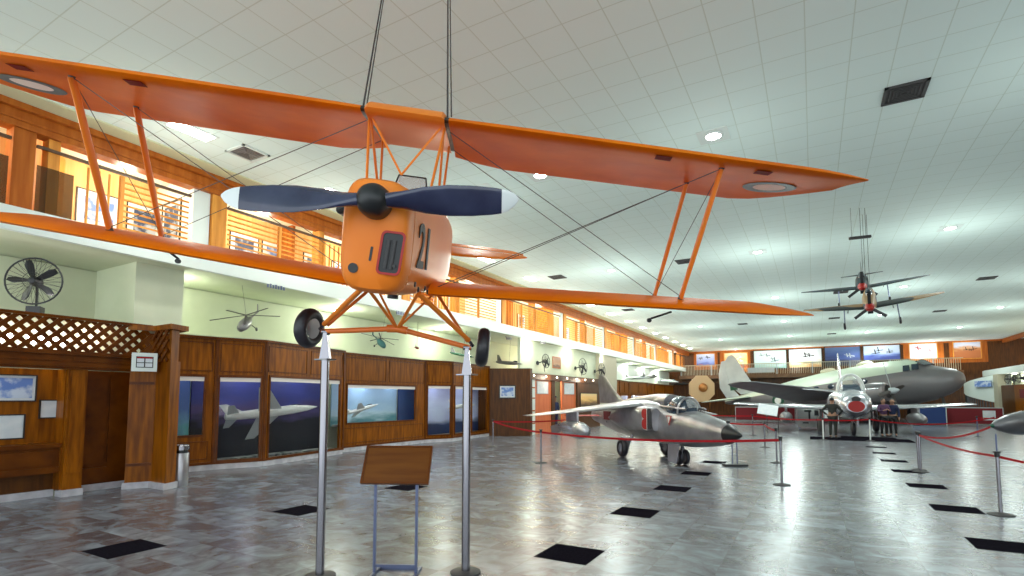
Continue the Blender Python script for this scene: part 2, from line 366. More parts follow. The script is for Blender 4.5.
for k in range(15):
    y=5.4+3.53*k
    if y>56: break
    t=empty('ceiling_panel_lamp',(-10.05-.04*k,y,ZC)); tag(t,'small rectangular lamp, %s from the camera in the row beside the gallery cornice'%ORD[k],'ceiling light','rectangular lamps beside the cornice')
    B((-.2,-.42,-.012),(.2,.42,0)).build('frame','white',t); B((-.15,-.36,-.02),(.15,.36,-.012)).build('diffuser','lamp',t)
    light('SPOT',(-10.1,y,ZC-.05),SP*.4,(1,1,.93),.15,spot=R(150)); light('POINT',(-10.1,y,ZC-1.3),PT*.3,(1,1,.9),.25)  # the lower point light has no fixture, added for ceiling brightness
for k,(x,y) in enumerate([(1.49,10.51),(-3.95,19.8),(-9.1,19.8),(-9.97,6.49),(-4,29.28),(6.5,28.9),(6.5,38.5),(1.3,29.3),(1.3,38.6),(-9.0,29.2),(-4,38.6),(6.4,19.8),(1.4,47.9)]):
    t=empty('ceiling_vent',(x,y,ZC)); 
    lab=['square dark ceiling vent, the large one at the upper right of the photo','grey ceiling vent behind the right interplane struts','small grey ceiling vent above the end of the orange tailplane','white patterned ceiling vent above the left gallery cornice','slim ceiling vent over the right tip of the lower wing','slim ceiling vent right of the hanging fighters, highest of those','slim ceiling vent right of the tail of the hanging camouflaged fighter','slim ceiling vent left of the hanging fighters','slim ceiling vent under the front hanging fighter','slim ceiling vent near the gallery lamps in the third row','slim ceiling vent over the silver jet canopy','slim ceiling vent at the right edge of the photo','small ceiling vent before the far wall, farthest of all']
    tag(t,lab[k],'air vent','ceiling air vents')
    w=.3
    fr_=MB().box((-w,-w,-.025),(w,-w+.05,0)).box((-w,w-.05,-.025),(w,w,0)).box((-w,-w,-.025),(-w+.05,w,0)).box((w-.05,-w,-.025),(w,w,0))
    fr_.build('frame','grille' if k!=3 else 'white',t)
    g=MB()
    for i in range(1,5): 
        q=w-.05-.05*i
        for a in range(4):
            c,s=[(1,0),(0,1),(-1,0),(0,-1)][a]
            p1=V((c*q-s*q,s*q+c*q,-.015)); p2=V((c*q+s*q,s*q-c*q,-.015)); g.bar(p1,p2,.02,.012)
    g.box((-w+.04,-w+.04,-.006),(w-.04,w-.04,-.002)); g.build('louvres','grille' if k!=3 else 'grey',t)
# soffit lights under the gallery
for k,y in enumerate([1.6,6.5,11.7,17.1,22.2,27.0,31.9,36.8,42,47,52]):  # first lamp sits out of view, added to brighten the wall near the fan
    x=-13.15 if not (21<y<33) else -12.75
    if 21<y<33: x=-11.95
    downlight(x,y,ZF0+.02,'round lamp under the left gallery floor, %s from the camera'%ORD[k],'lamps under the gallery',.15,name='soffit_downlight')
    light('POINT',(x+.35,y,ZF0-.35),40,(.95,1,.88),.15)
# gallery lamps (warm, over the alcoves)
for k in range(18):
    y=2.2+3.2*k
    if y>57: break
    t=tag(MB().lathe((-12.6,y,ZC),(0,0,-1),[(-.02,.1),(.05,.1),(.07,.07)],14).build('gallery_lamp','lampwarm'),'warm round lamp on the gallery ceiling, %s from the camera'%ORD[k],'ceiling light','warm gallery lamps')
    light('POINT',(-12.45,y,6.15),46,(1,.88,.66),.15)
# ---------------------------------------------------------------- gallery posters
def framed(name,label,cat,c,nrm,w,h,pic,frame='frame_b',fw=.03,group=None,th=.03,matw=0):
    n=V(nrm).normalized(); u=V((0,0,1)); a=u.cross(n).normalized()
    mt=Matrix(((a.x,n.x,u.x,c[0]),(a.y,n.y,u.y,c[1]),(a.z,n.z,u.z,c[2]),(0,0,0,1)))
    if mt.determinant()<0: mt=Matrix(((-a.x,n.x,u.x,c[0]),(-a.y,n.y,u.y,c[1]),(-a.z,n.z,u.z,c[2]),(0,0,0,1)))
    t=empty(name,mtx=mt); tag(t,label,cat,group); w/=2; h/=2
    MB().box((-w,0,-h),(w,th,-h+fw)).box((-w,0,h-fw),(w,th,h)).box((-w,0,-h+fw),(-w+fw,th,h-fw)).box((w-fw,0,-h+fw),(w,th,h-fw)).build('frame',frame,t)
    if matw:
        B((-w+fw,0,-h+fw),(w-fw,th*.5,h-fw)).build('mount','paper',t); fw+=matw
    B((-w+fw,0,-h+fw),(w-fw,th*.62,h-fw)).build('picture',pic,t)
    return t
pk=0
for k,y in enumerate([1.9,5.35,6.3,7.6,8.75,9.7,11.1,12.2,14.1,15.4,17.0,18.5,20.7,22.3,24.6,27.2,28.7,30.6]):
    pics=['pic_dark','pic_blue']
    framed('gallery_poster','white matted aircraft poster on the gallery wall, %s from the camera'%ORD[k],'poster',(XB,y,5.80),(1,0,0),.85,.80,pics[k%2],frame='frame_b',fw=.02,group='posters on the gallery wall',matw=.13)
    framed('caption_board','small white caption board below the %s poster of the gallery'%ORD[k],'sign',(XB,y,5.18),(1,0,0),.66,.28,'paper',frame='frame_b',fw=.02,group='caption boards below the posters')
framed('gallery_poster','tall white framed picture on the side wall of the first alcove, at the upper left','poster',(-12.75,6.5,5.75),(0,-1,0),.8,1.0,'pic_dark',fw=.03,matw=.08)
struct('wall_partition',MB().prism([(-11.95,3.72,ZF1),(-13.45,4.71,ZF1),(-13.45,4.61,ZF1),(-11.95,3.62,ZF1)],(0,0,1.75)),'gold')
framed('gallery_poster','tall white framed picture on the slanting wall beside the left wood pillar, upper left corner','poster',(-12.62,4.165,5.80),(.552,.834,0),.62,.95,'pic_dark',fw=.03,matw=.07)
# ---------------------------------------------------------------- far wall
ff=[(693.5,718,'goldd'),(719.5,751,'goldd'),(752,787.5,'woodd'),(788,822.5,'woodd'),(823,862,'woodd'),(862.5,902,'woodd'),(903,945,'goldd'),(949,989,'goldd')]
def fx(px): return atY(px,360,YF).x
paints=[painting('painting_blue_dusk',(.30,.42,.85),(.65,.72,.9),(.75,.25,.12),(.12,.18,.6),.18,1),
 painting('painting_orange_work',(.75,.38,.10),(.85,.7,.5),(.5,.08,.02),(.85,.55,.2),.3,2,9),
 painting('painting_sea_mist',(.62,.78,.80),(.72,.85,.85),(.30,.52,.50),(.55,.72,.70),.2,3),
 painting('painting_gold_field',(.75,.78,.85),(.85,.85,.92),(.55,.30,.12),(.75,.68,.45),.25,4),
 painting('painting_night_sky',(.03,.06,.22),(.12,.2,.42),(.01,.012,.03),(.02,.03,.10),.25,5),
 painting('painting_blue_horizon',(.55,.68,.92),(.65,.78,.95),(.06,.09,.35),(.20,.30,.70),.33,6),
 painting('painting_pale_formation',(.72,.76,.88),(.75,.80,.92),(.62,.62,.75),(.80,.80,.85),.2,7),
 painting('painting_desert',(.60,.62,.75),(.45,.55,.75),(.50,.16,.05),(.60,.30,.12),.5,8)]
labs=['small blue dusk painting on the far wall, leftmost of all','orange painting behind the big white fin','pale green sea painting right of the big white fin','white and gold painting on the far wall, above the silver roof line','dark night sky painting on the far wall','blue and white painting right of the dark night one','pale painting with red aircraft on an orange panel','desert painting at the right end of the far wall']
pwin=[(696,715.5,353.5,367),(724,748,352.5,369),(753.5,787,350,369),(788.5,822.5,348.5,368),(824.5,861,345.5,366),(863,901,344.5,361),(909,938,343,360),(953,982,341.5,359)]
for k,((a,b,m_),(x0,x1,y0,y1)) in enumerate(zip(ff,pwin)):
    zt=atY((x0+x1)/2,y0,YF).z; zb=atY((x0+x1)/2,y1,YF).z; X0,X1=fx(x0),fx(x1)
    struct('wall_panel',B((fx(a)+.05,YF-.05,zb-.3),(fx(b)-.05,YF+.01,ZC-.02)),m_)
    t=framed('painting',labs[k],'painting',((X0+X1)/2,YF-.05,(zt+zb)/2),(0,-1,0),X1-X0,zt-zb,paints[k],frame='frame_b' if k in (2,3,4,5) else 'gold',fw=.07,th=.08,group='big paintings on the far wall')
    rr=random.Random(k); md={0:'black',1:'pwhite',2:'mark_blue',3:'black',4:'lgrey',5:'black',6:'spin',7:'black'}[k]
    for j in range(4 if k!=4 else 2):
        w=(X1-X0)*.09; cx=(rr.random()-.5)*(X1-X0)*.55; cz=(rr.random()*.5-.05)*(zt-zb)*.6; s=rr.choice((-1,1)); w*=.8+.7*rr.random()
        a_=MB().prism([(cx-w,.052,cz),(cx+w,.052,cz+.35*w*s),(cx+w*.9,.052,cz+.35*w*s-.12*w),(cx-w*.8,.052,cz-.2*w)],(0,.006,0)).prism([(cx-.1*w,.052,cz-.5*w),(cx+.15*w,.052,cz+.7*w),(cx+.35*w,.052,cz+.68*w),(cx+.15*w,.052,cz-.45*w)],(0,.006,0))
        a_.build('painted_aircraft',md,t)
    if k!=4: light('AREA',((X0+X1)/2,YF-1.1,ZC-.1),13,(1,.97,.9),1.2,rot=(R(40),0,0))
struct('trim_5',B((-11.6,YF-.12,ZC-.14),(XR,YF,ZC)),'goldd')
# far gallery
struct('balcony_floor',B((-12.2,57.0,3.75),(11,YF,4.1)),noisy('brown_fascia',(.16,.07,.03),(.24,.12,.05),2,.5))
t=tag(empty('balustrade',(0,57.05,4.1)),'cream railing of the far gallery below the large paintings','railing')
MB().box((-12,-.03,1.0),(11,.03,1.07)).build('handrail','beige',t)
g=MB()
for i in range(153): x=-12+.15*i; g.box((x-.02,-.015,.02),(x+.02,.015,1.0))
g.build('spindles','beige',t)
for x in range(-12,12,3): B((x-.06,-.05,0),(x+.06,.05,1.08)).build('post','lgrey',t)
tag(B((-5.6,56.98,4.25),(-3.2,57.02,4.75)).build('notice_board','paper'),'long white board on the front of the far gallery, right of the white fin','sign')
# wooden front under far gallery
struct('wall_far',B((-12.2,58.6,0),(14,58.8,3.75)),'woodd')
# ---------------------------------------------------------------- wooden booth at the left
KX=-11.35
KX=-11.35
t=tag(empty('wooden_booth',(KX,3.5,0)),'long polished wood booth with lattice top at the left, under the big wall fan','booth')
w=MB().box((-.45,-2.2,.1),(-.4,.72,2.22)).box((-.45,.70,.1),(-.1,.74,2.22))
w.build('back_panel','wood',t)
d=MB().box((-.42,-2.2,.42),(-.12,.7,.52)).box((-.42,-2.2,.52),(-.14,.7,.86)).box((-.42,-2.2,.86),(-.08,.7,.93)).box((-.15,-2.1,.57),(-.12,.6,.81))
d.build('bench','woodm',t)
B((-.42,-2.2,.0),(-.3,.7,.12)).build('plinth','skirt',t); B((-.42,-2.2,.12),(-.34,.7,.42)).build('lower_panel','woodd',t)
p=MB().box((-.22,.72,.12),(-.02,1.0,2.22)).box((-.2,.76,.4),(0,.96,2.1)); p.build('post','wood',t)
B((-.24,.70,0),(0,1.02,.12)).build('post_foot','skirt',t)
# recess with closed door
MB().box((-.42,1.0,.12),(-.36,2.0,2.22)).box((-.36,1.05,.5),(-.33,1.45,2.15)).box((-.36,1.5,.5),(-.33,1.95,2.15)).box((-.36,1.0,.15),(-.31,1.5,.42)).build('recess_panel','woodm',t)
B((-.42,1.0,0),(-.34,2.0,.12)).build('plinth','skirt',t)
QA,QB,QC,QD=V((.03,1.65,0)),V((.22,2.02,0)),V((.76,2.0,0)),V((.65,2.22,0))
MB().prism([(.03,1.65,.12),(.22,2.02,.12),(.22,2.3,.12),(-.42,2.3,.12),(-.42,1.95,.12)],(0,0,2.12)).build('side_panel','wood',t)
MB().bar((.04,1.645,2.0),(.225,2.0,2.0),.012,.05).bar((.04,1.645,.45),(.225,2.0,.45),.012,.05).build('side_moulding','woodm',t)
MB().prism([(.22,2.02,.12),(.76,2.0,.12),(.65,2.24,.12),(.22,2.3,.12)],(0,0,2.3)).prism([(.66,2.0,2.42),(.76,2.0,2.42),(.68,2.18,2.42),(.6,2.15,2.42)],(0,0,.62)).prism([(-.02,1.6,3.02),(.22,1.95,3.02),(.84,1.93,3.02),(.70,2.34,3.02),(.2,2.4,3.02)],(0,0,.1)).build('corner_post','wood',t)
MB().prism([(.0,1.62,0),(.2,1.98,0),(.79,1.96,0),(.66,2.28,0),(-.2,2.35,0)],(0,0,.12)).build('post_foot','skirt',t)
l=MB().box((-.2,-2.2,2.22),(.02,2.02,2.54)).box((.02,-2.2,2.26),(.05,2.0,2.33)).box((.02,-2.2,2.47),(.06,2.0,2.54)).box((.02,-2.1,2.36),(.035,.6,2.44)).box((.02,.75,2.36),(.035,1.95,2.44))
l.build('lintel','woodm',t)
lat=MB(); H=.59; y=-2.2-H
while y<2.05:
    for s in (1,-1):
        a=y if s>0 else y+H; b=y+H if s>0 else y
        z0,z1=2.54,3.13; ya,yb=a,b
        # clip to panel
        def clip(ya,z0,yb,z1):
            lo,hi=-2.2,2.02
            pts=[(ya,z0),(yb,z1)]
            if max(ya,yb)<lo or min(ya,yb)>hi: return None
            (u0,v0),(u1,v1)=pts
            def at(u): return v0+(v1-v0)*(u-u0)/(u1-u0)
            if u0<lo: v0n=at(lo);u0n=lo
            elif u0>hi: v0n=at(hi);u0n=hi
            else: u0n,v0n=u0,v0
            if u1<lo: v1n=at(lo);u1n=lo
            elif u1>hi: v1n=at(hi);u1n=hi
            else: u1n,v1n=u1,v1
            return u0n,v0n,u1n,v1n
        q=clip(ya,z0,yb,z1)
        if q and abs(q[0]-q[2])>.02: lat.bar((-.02+.012*s,q[0],q[1]),(-.02+.012*s,q[2],q[3]),.022,.075,up=(0,0,1)) if False else lat.obox(((-.02+.012*s),(q[0]+q[2])/2,(q[1]+q[3])/2),(.011,0,0),(0,(q[2]-q[0])/2,(q[3]-q[1])/2),V((0,-(q[3]-q[1]),(q[2]-q[0]))).normalized()*.036)
    y+=.2
lat.box((-.05,-2.2,3.1),(.02,2.02,3.15)); lat.build('lattice','woodm',t)
lat=MB()
for s in (1,-1):
    for k in range(-3,5):
        y0=.1+k*.19
        pts=[(y0,2.42),(y0+s*.62,3.04)]
        # side lattice on front of corner (faces camera)
        (u0,v0),(u1,v1)=pts; lo,hi=.14,.70
        def at(u): return v0+(v1-v0)*(u-u0)/(u1-u0)
        a,b=max(min(u0,u1),lo),min(max(u0,u1),hi)
        if b-a>.03: lat.obox(((a+b)/2,1.985-.01-.012*s,(at(a)+at(b))/2),((b-a)/2,0,(at(b)-at(a))/2),(0,.011,0),V((-(at(b)-at(a)),0,(b-a))).normalized()*.03)
lat.build('lattice','woodm',t)
B((-.40,-2.2,2.54),(-.38,2.0,3.1)).build('lattice_backing','cream',t)
for k in range(3):
    q=tag(B((-11.62,2.2+.75*k,2.66),(-11.60,2.75+.75*k,2.78)).build('strip_lamp','lamp'),'bright strip lamp glowing behind the booth lattice, %s from the left'%ORD[k],'lamp','strip lamps behind the lattice')
light('POINT',(-11.55,3.0,2.85),18,(1,.95,1),.1); light('POINT',(-11.55,4.6,2.85),8,(1,.85,.7),.1)
# notices
framed('notice','large blue and white notice in a black frame in the wooden booth','sign',atX(13,388,KX-.4),(1,0,0),.62,.46,'pic_blue',fw=.02,matw=.04)
framed('notice','small white certificate in a black frame beside the booth post','sign',atX(48,409,KX-.4),(1,0,0),.26,.33,'paper',fw=.02)
framed('notice','white printed notice in a black frame below the blue one','sign',atX(5,427,KX-.4),(1,0,0),.50,.42,'paper',fw=.02,matw=.02)
for nm,px,py,w_,m_ in (('a',8,427,.3,4),):
    pass
# wall meter box
mt_=empty('status_board',tuple(atX(142,363,-11.02)),R(62)); tag(mt_,'white framed status board with red header on the booth corner','notice board')
MB().box((-.16,-.06,-.16),(.24,0,.19)).build('casing','white',mt_)
MB().box((-.09,-.065,-.09),(.18,-.06,.12)).build('bezel','black',mt_)
for a in (0,1):
    for b in (0,1): B((-.075+.13*a,-.07,-.075+.085*b),(.035+.13*a,-.065,-.005+.085*b)).build('pane','paper',mt_)
B((-.075,-.07,.085),(.165,-.065,.11)).build('red_header','red',mt_)
# ---------------------------------------------------------------- waste bin
t=tag(empty('waste_bin',tuple(atZ(180,486,0))),'grey cylindrical steel waste bin beside the wooden booth','waste bin')
MB().lathe((0,0,0),(0,0,1),[(0,.13),(.02,.135),(.63,.135),(.64,.13)],24).build('body','silver',t,smooth=True)
MB().lathe((0,0,.64),(0,0,1),[(0,.11),(.06,.11)],24).build('opening_band','black',t,smooth=True)
MB().lathe((0,0,.70),(0,0,1),[(0,.137),(.08,.137),(.1,.12),(.1,.08),(.06,.075)],24).build('lid','steel',t,smooth=True)
# ---------------------------------------------------------------- fans
def fan(name,loc,facing,r,label,stem_to=None,arm=None):
    f=V(facing).normalized(); u=V((0,0,1)); a=u.cross(f).normalized()
    mt=Matrix(((f.x,a.x,0,loc[0]),(f.y,a.y,0,loc[1]),(f.z,a.z,1,loc[2]),(0,0,0,1)))
    t=empty(name,mtx=mt); tag(t,label,'fan')
    c=MB().torus((0,0,0),(1,0,0),r,.015,32,6).torus((.05,0,0),(1,0,0),r*.35,.005,20,5)
    n=28
    for i in range(n):
        an=2*PI*i/n
        for sx in (.07,-.07): c.tube([(sx,r*.13*math.cos(an),r*.13*math.sin(an)),(sx*.85,r*.6*math.cos(an),r*.6*math.sin(an)),(0,r*math.cos(an),r*math.sin(an))],.0028,4)
    c.build('cage','black',t)
    b=MB()
    for i in range(5):
        an=2*PI*i/5+.5; e=V((0,math.cos(an),math.sin(an))); g=V((0,-math.sin(an),math.cos(an)))
        ring=[]
        pts=[]
        for q,wd in ((.12,.05),(.35,.13),(.7,.2),(.92,.13)):
            pts.append(e*(r*q)+g*(r*wd)+V((.02,0,0)))
        for q,wd in ((.92,-.02),(.7,-.08),(.35,-.08),(.12,-.05)):
            pts.append(e*(r*q)+g*(r*wd)+V((-.02,0,0)))
        b.prism(pts,(.006,0,0))
    b.build('blades','black',t)
    MB().lathe((-.16,0,0),(1,0,0),[(0,.05),(.03,.08),(.12,.085),(.17,.06),(.24,.05),(.25,.02)],16).build('motor','black',t,smooth=True)
    if stem_to is not None:
        MB().box((-.18,-.1,-r-.17),(-.02,.1,-r-.03)).tube([(-.12,0,-.05),(-.12,0,-r-.05)],.02,8).tube([(-.1,0,-r-.15),(-.1,0,stem_to-loc[2])],.03,8).build('stand','black',t)
    if arm: MB().tube([(-.15,0,0),(-.3,0,-.03),(-arm,0,-.05)],.025,8).lathe((-arm,0,-.05),(1,0,0),[(-.005,.11),(.03,.1)],14).tube([(-.2,.0,-.02),(-.2,.12,-.25),(-.18,.12,-.5)],.018,6).build('wall_bracket','black',t)
    return t
fl=V((-11.62,3.72,3.72)); p=atX(34,281,-11.5)
fan('wall_fan',tuple(p),(.72,-.65,.08),.40,'large black caged fan standing on the booth lattice, far left',stem_to=3.15)
# ---------------------------------------------------------------- display cases
def case(name,label,pts,ztop=3.2,wz0=.55,wz1=2.2,wins=None,depth=.8,blind=True,backs=('b1',),lightcol=(.7,.8,1),power=8):
    """pts: face corners along the front (world xy). wins: per face list of (t0,t1,z0,z1) window spans"""
    t=empty(name,(pts[0][0],pts[0][1],0)); tag(t,label,'display case'); T=lambda v:(v[0]-pts[0][0],v[1]-pts[0][1],v[2])
    body=MB(); trim=MB(); sk=MB(); gl=[]; bl=[]
    for k in range(len(pts)-1):
        a,b=V((*pts[k],0)),V((*pts[k+1],0)); d=(b-a); L=d.length; d=d/L; n=V((d.y,-d.x,0))
        def fb(mb,s0,s1,z0,z1,o0,o1):
            vs=[]
            for z in (z0,z1):
                for s,o in ((s0,o0),(s1,o0),(s1,o1),(s0,o1)): q=a+d*s+n*o; vs.append(T((q.x,q.y,z)))
            mb.add(vs,[(0,3,2,1),(4,5,6,7),(0,1,5,4),(1,2,6,5),(2,3,7,6),(3,0,4,7)])
        w=[x for x in (wins[k] if wins else [])]
        fb(sk,0,L,0,.13,-.06,.01)
        if not w: fb(body,0,L,.13,ztop,-.05,0); zlo=ztop
        else:
            s=0
            for (t0,t1,z0,z1) in w:
                fb(body,s,t0*L,.13,ztop,-.05,0); fb(body,t0*L,t1*L,.13,z0,-.05,0); fb(body,t0*L,t1*L,z1+(.1 if blind else 0),ztop,-.05,0); s=t1*L
                fb(trim,t0*L-.04,t1*L+.04,z0-.05,z0,0,.025); fb(trim,t0*L-.045,t0*L,z0,z1+.1,0,.025); fb(trim,t1*L,t1*L+.045,z0,z1+.1,0,.025); fb(trim,t0*L-.04,t1*L+.04,z1+.1,z1+.16,0,.025)
                g=MB(); fb(g,t0*L,t1*L,z0,z1,-.02,-.012); gl.append(g)
                if blind: g=MB(); fb(g,t0*L,t1*L,z1,z1+.1,-.03,-.01); bl.append(g)
            fb(body,s,L,.13,ztop,-.05,0)
            zlo=w[0][3]+.16
        fb(trim,-.01,L+.01,ztop-.06,ztop,0,.05); fb(trim,0,L,.13,.19,0,.02)
        # raised panel on frieze
        if ztop-zlo>.3:
            m_=2 if L>1.9 else 1
            for j in range(m_):
                s0=L*j/m_+.08; s1=L*(j+1)/m_-.08
                for (q0,q1,r0,r1) in ((s0,s1,zlo+.08,zlo+.1),(s0,s1,ztop-.16,ztop-.14),(s0,s0+.02,zlo+.1,ztop-.16),(s1-.02,s1,zlo+.1,ztop-.16)): fb(trim,q0,q1,r0,r1,0,.015)
        if w and w[0][2]>.5:
            for j in range(1):
                s0=.12;s1=L-.12;zz=w[0][2]-.16
                for (q0,q1,r0,r1) in ((s0,s1,.26,.28),(s0,s1,zz-.02,zz),(s0,s0+.02,.28,zz),(s1-.02,s1,.28,zz)): fb(trim,q0,q1,r0,r1,0,.015)
        fb(trim,-.03,.04,.13,ztop,-.02,.03); fb(trim,L-.04,L+.03,.13,ztop,-.02,.03)
    body.build('body','wood',t); trim.build('moulding','woodm',t); sk.build('skirting','skirt',t)
    for g in gl: g.build('window_glass','glass',t)
    for g in bl: g.build('light_valance','lampw',t)
    # roof board
    top=MB().prism([T((*p_,ztop)) for p_ in pts]+[T((XW,pts[-1][1],ztop)),T((XW,pts[0][1],ztop))],(0,0,.03)); top.build('top_board','cream',t)
    return t
A_=(-12.95,6.93);B_=(-12.6,7.6);C_=(-12.15,8.62);D_=(-12.72,11.74);D2=(-13.1,12.0);E_=(-13.1,16.2);F_=(-12.6,17.3);G_=(-13.0,20.7)
case('display_case','narrow wood display case with one small blue window behind the waste bin',[(-13.0,6.0),B_],wins=[[(.3,.85,.85,2.12)]])
case('display_case','bay-shaped wood display case with two tall windows and a white jet diorama',[B_,C_,D_],wins=[[(.08,.9,.22,2.12)],[(.05,.94,.2,2.15)]])
case('display_case','straight wood display case with one wide window of a small jet over sea',[D2,E_],wins=[[(.06,.86,.92,2.05)]])
case('display_case','bay-shaped wood display case with snowy diorama behind the right support pole',[E_,F_,G_],wins=[[(.1,.92,.3,2.1)],[(.06,.42,.3,2.1),(.5,.92,.3,2.1)]])
# inside the cases: back pictures, floors, models, lamps
def backdrop(name,label,a,b,z0,z1,m_,grp):
    a,b=V((*a,0)),V((*b,0)); o=MB().add([(a.x,a.y,z0),(b.x,b.y,z0),(b.x,b.y,z1),(a.x,a.y,z1),(a.x-.03,a.y,z0),(b.x-.03,b.y,z0),(b.x-.03,b.y,z1),(a.x-.03,a.y,z1)],[(0,1,2,3),(7,6,5,4),(0,4,5,1),(1,5,6,2),(2,6,7,3),(3,7,4,0)]).build(name,m_)
    return tag(o,label,'painted backdrop',grp)
backdrop('painted_backdrop','turquoise sea backdrop in the narrow case behind the bin',(-13.5,6.2),(-13.5,7.5),.6,2.4,painting('backdrop_sea',(.08,.16,.40),(.05,.10,.30),(.10,.40,.35),(.15,.35,.50),.25,11),'case backdrops')
backdrop('painted_backdrop','deep blue night battle backdrop behind the white jet diorama',(-13.62,7.6),(-13.62,11.9),.1,2.4,painting('backdrop_night',(.03,.045,.26),(.08,.10,.42),(.004,.006,.015),(.07,.05,.18),.45,12,4),'case backdrops')
backdrop('painted_backdrop','pale blue sky backdrop in the wide window case',(-13.66,12.1),(-13.66,15.2),.8,2.3,painting('backdrop_sky',(.35,.55,.75),(.25,.45,.70),(.10,.28,.32),(.45,.62,.72),.25,13),'case backdrops')
backdrop('painted_backdrop','dark blue end panel in the wide window case',(-13.62,15.25),(-13.3,16.1),.8,2.3,mat('deep_blue',(.02,.05,.16),.5),'case backdrops')
backdrop('painted_backdrop','snowy mountain backdrop behind the right support pole',(-13.6,16.3),(-13.6,20.7),.2,2.3,painting('backdrop_snow',(.60,.70,.90),(.12,.15,.42),(.02,.04,.12),(.55,.62,.85),.30,14,2.2),'case backdrops')
for y,p_ in ((6.95,6),(8.9,6),(10.6,6),(13.3,18),(14.8,7),(17.2,14),(19.2,10)): light('POINT',(-13.05 if not 12<y<16 else -13.38,y,2.33),p_,(.8,.88,1),.08)
for (a,b,z_) in ((7.7,11.8,.15),(12.1,16.1,.86),(16.3,20.6,.24)):
    tag(B((-13.62,a,z_-.06),(-13.2,b,z_)).build('diorama_ground_cover',noisy('diorama_ground',(.05,.06,.07),(.4,.42,.4),5,.7)),'modelled ground at the bottom of the case, %.0f'%(0) if False else {7.7:'dark modelled ground under the white jet model',12.1:'modelled sea surface under the small jet model',16.3:'snowy modelled ground behind the right support pole'}[a],'diorama')
# ---------------------------------------------------------------- generic aircraft parts
def foil(le,ch,t,n=10,chord_dir=(-1,0,0),up=(0,0,1),camber=.02):
    le=V(le); c=V(chord_dir); u=V(up); pts=[]
    def th(x): return 5*t*(.2969*math.sqrt(x)-.126*x-.3516*x*x+.2843*x**3-.1015*x**4)
    xs=[(1-math.cos(PI*i/n))/2 for i in range(n+1)]
    for x in xs: pts.append(le+c*(ch*x)+u*(ch*(th(x)+camber*4*x*(1-x))))
    for x in xs[-2:0:-1]: pts.append(le+c*(ch*x)+u*(ch*(-th(x)*.75+camber*4*x*(1-x))))
    return pts
def wing(secs,n=10,up=(0,0,1),camber=.02,cd=(-1,0,0)):      # secs: (x_le,y,z,chord,t)
    return MB().loft([foil((x,y,z),c,t,n,chord_dir=cd,up=up,camber=camber) for x,y,z,c,t in secs])
def fin(secs,n=8):        # vertical surface: (x_le,z,y,chord,t)
    return MB().loft([foil((x,y,z),c,t,n,up=(0,1,0),camber=0) for x,z,y,c,t in secs])
def fus(st,n=24,e=2.3):     # stations (x,hw,zb,zt[,e])
    rings=[]
    for s in st:
        x,hw,zb,zt=s[:4]; ee=s[4] if len(s)>4 else e; zc=(zb+zt)/2; hh=(zt-zb)/2
        ring=[]
        for i in range(n):
            a=2*PI*i/n; c,s_=math.cos(a),math.sin(a)
            ring.append(V((x,hw*math.copysign(abs(c)**(2/ee),c),zc+hh*math.copysign(abs(s_)**(2/ee),s_))))
        rings.append(ring)
    return MB().loft(rings)
def disc(c,nrm,r,m_,name,parent,sy=1,thick=.004,r0=0,n=28):
    c=V(c); d=V(nrm).normalized(); u=V((0,0,1)) if abs(d.z)<.9 else V((1,0,0)); a=u.cross(d).normalized(); b=d.cross(a)
    if r0:
        mb=MB(); vs=[];fs=[]
        for i in range(n):
            t=2*PI*i/n; e=a*math.cos(t)*sy+b*math.sin(t); vs+=[c+e*r,c+e*r0,c+e*r+d*thick,c+e*r0+d*thick]
        for i in range(n):
            j=(i+1)%n; fs+=[(4*i,4*j,4*j+1,4*i+1),(4*i+2,4*i+3,4*j+3,4*j+2),(4*i,4*i+2,4*j+2,4*j),(4*i+1,4*j+1,4*j+3,4*i+3)]
        mb.add(vs,fs)
    else: mb=MB().prism([c+a*(r*sy*math.cos(2*PI*i/n))+b*(r*math.sin(2*PI*i/n)) for i in range(n)],d*thick)
    return mb.build(name,m_,parent)
def wheel(name,c,axis,r,w,parent,hub='steel',n=28):
    d=V(axis).normalized(); c=V(c)
    o=MB().torus(c,d,r-w*.42,w*.46,n,12,sx=1.1).build(name,'rubber',parent,smooth=True)
    MB().lathe(c-d*(w*.38),d,[(0,r-w*.75),(.01,r*.35),(.02,r*.3),(w*.7,r*.3),(w*.72,r*.35),(w*.76,r-w*.75)],20).build('hub',hub,o,smooth=True)
    return o
def frame_mtx(pos,yaw,pit=0,roll=0):
    c,s=math.cos(yaw),math.sin(yaw); f=V((c,s,0)); l=V((-s,c,0)); u=V((0,0,1))
    f,u=f*math.cos(pit)+u*math.sin(pit),u*math.cos(pit)-f*math.sin(pit)
    l,u=l*math.cos(roll)+u*math.sin(roll),u*math.cos(roll)-l*math.sin(roll)
    return Matrix(((f.x,l.x,u.x,pos[0]),(f.y,l.y,u.y,pos[1]),(f.z,l.z,u.z,pos[2]),(0,0,0,1)))
# ---------------------------------------------------------------- the orange biplane
MM=frame_mtx((-2.489,2.512,3.011),-.991,-.208,-.105)
t=moth=empty('biplane',mtx=MM); tag(t,'orange two-bay-strut training biplane hung on ropes, number 21 on its nose','airplane')
t['label']='large orange biplane with dark blue propeller and number 21, hung over the hall'
XU,ZU,SWU,DIU,XLo,ZLo,SWL,DIL,YS,CH=-.937,.84,math.tan(.066),.024,-1.176,-.595,math.tan(.168),.057,2.893,1.56
def upz(y): return ZU+DIU*max(abs(y)-.33,0)
def upx(y,c=0): return XU-SWU*max(abs(y)-.33,0)-c*CH
def loz(y): return ZLo+DIL*max(abs(y)-.33,0)
def lox(y,c=0): return XLo-SWL*max(abs(y)-.33,0)-c*CH
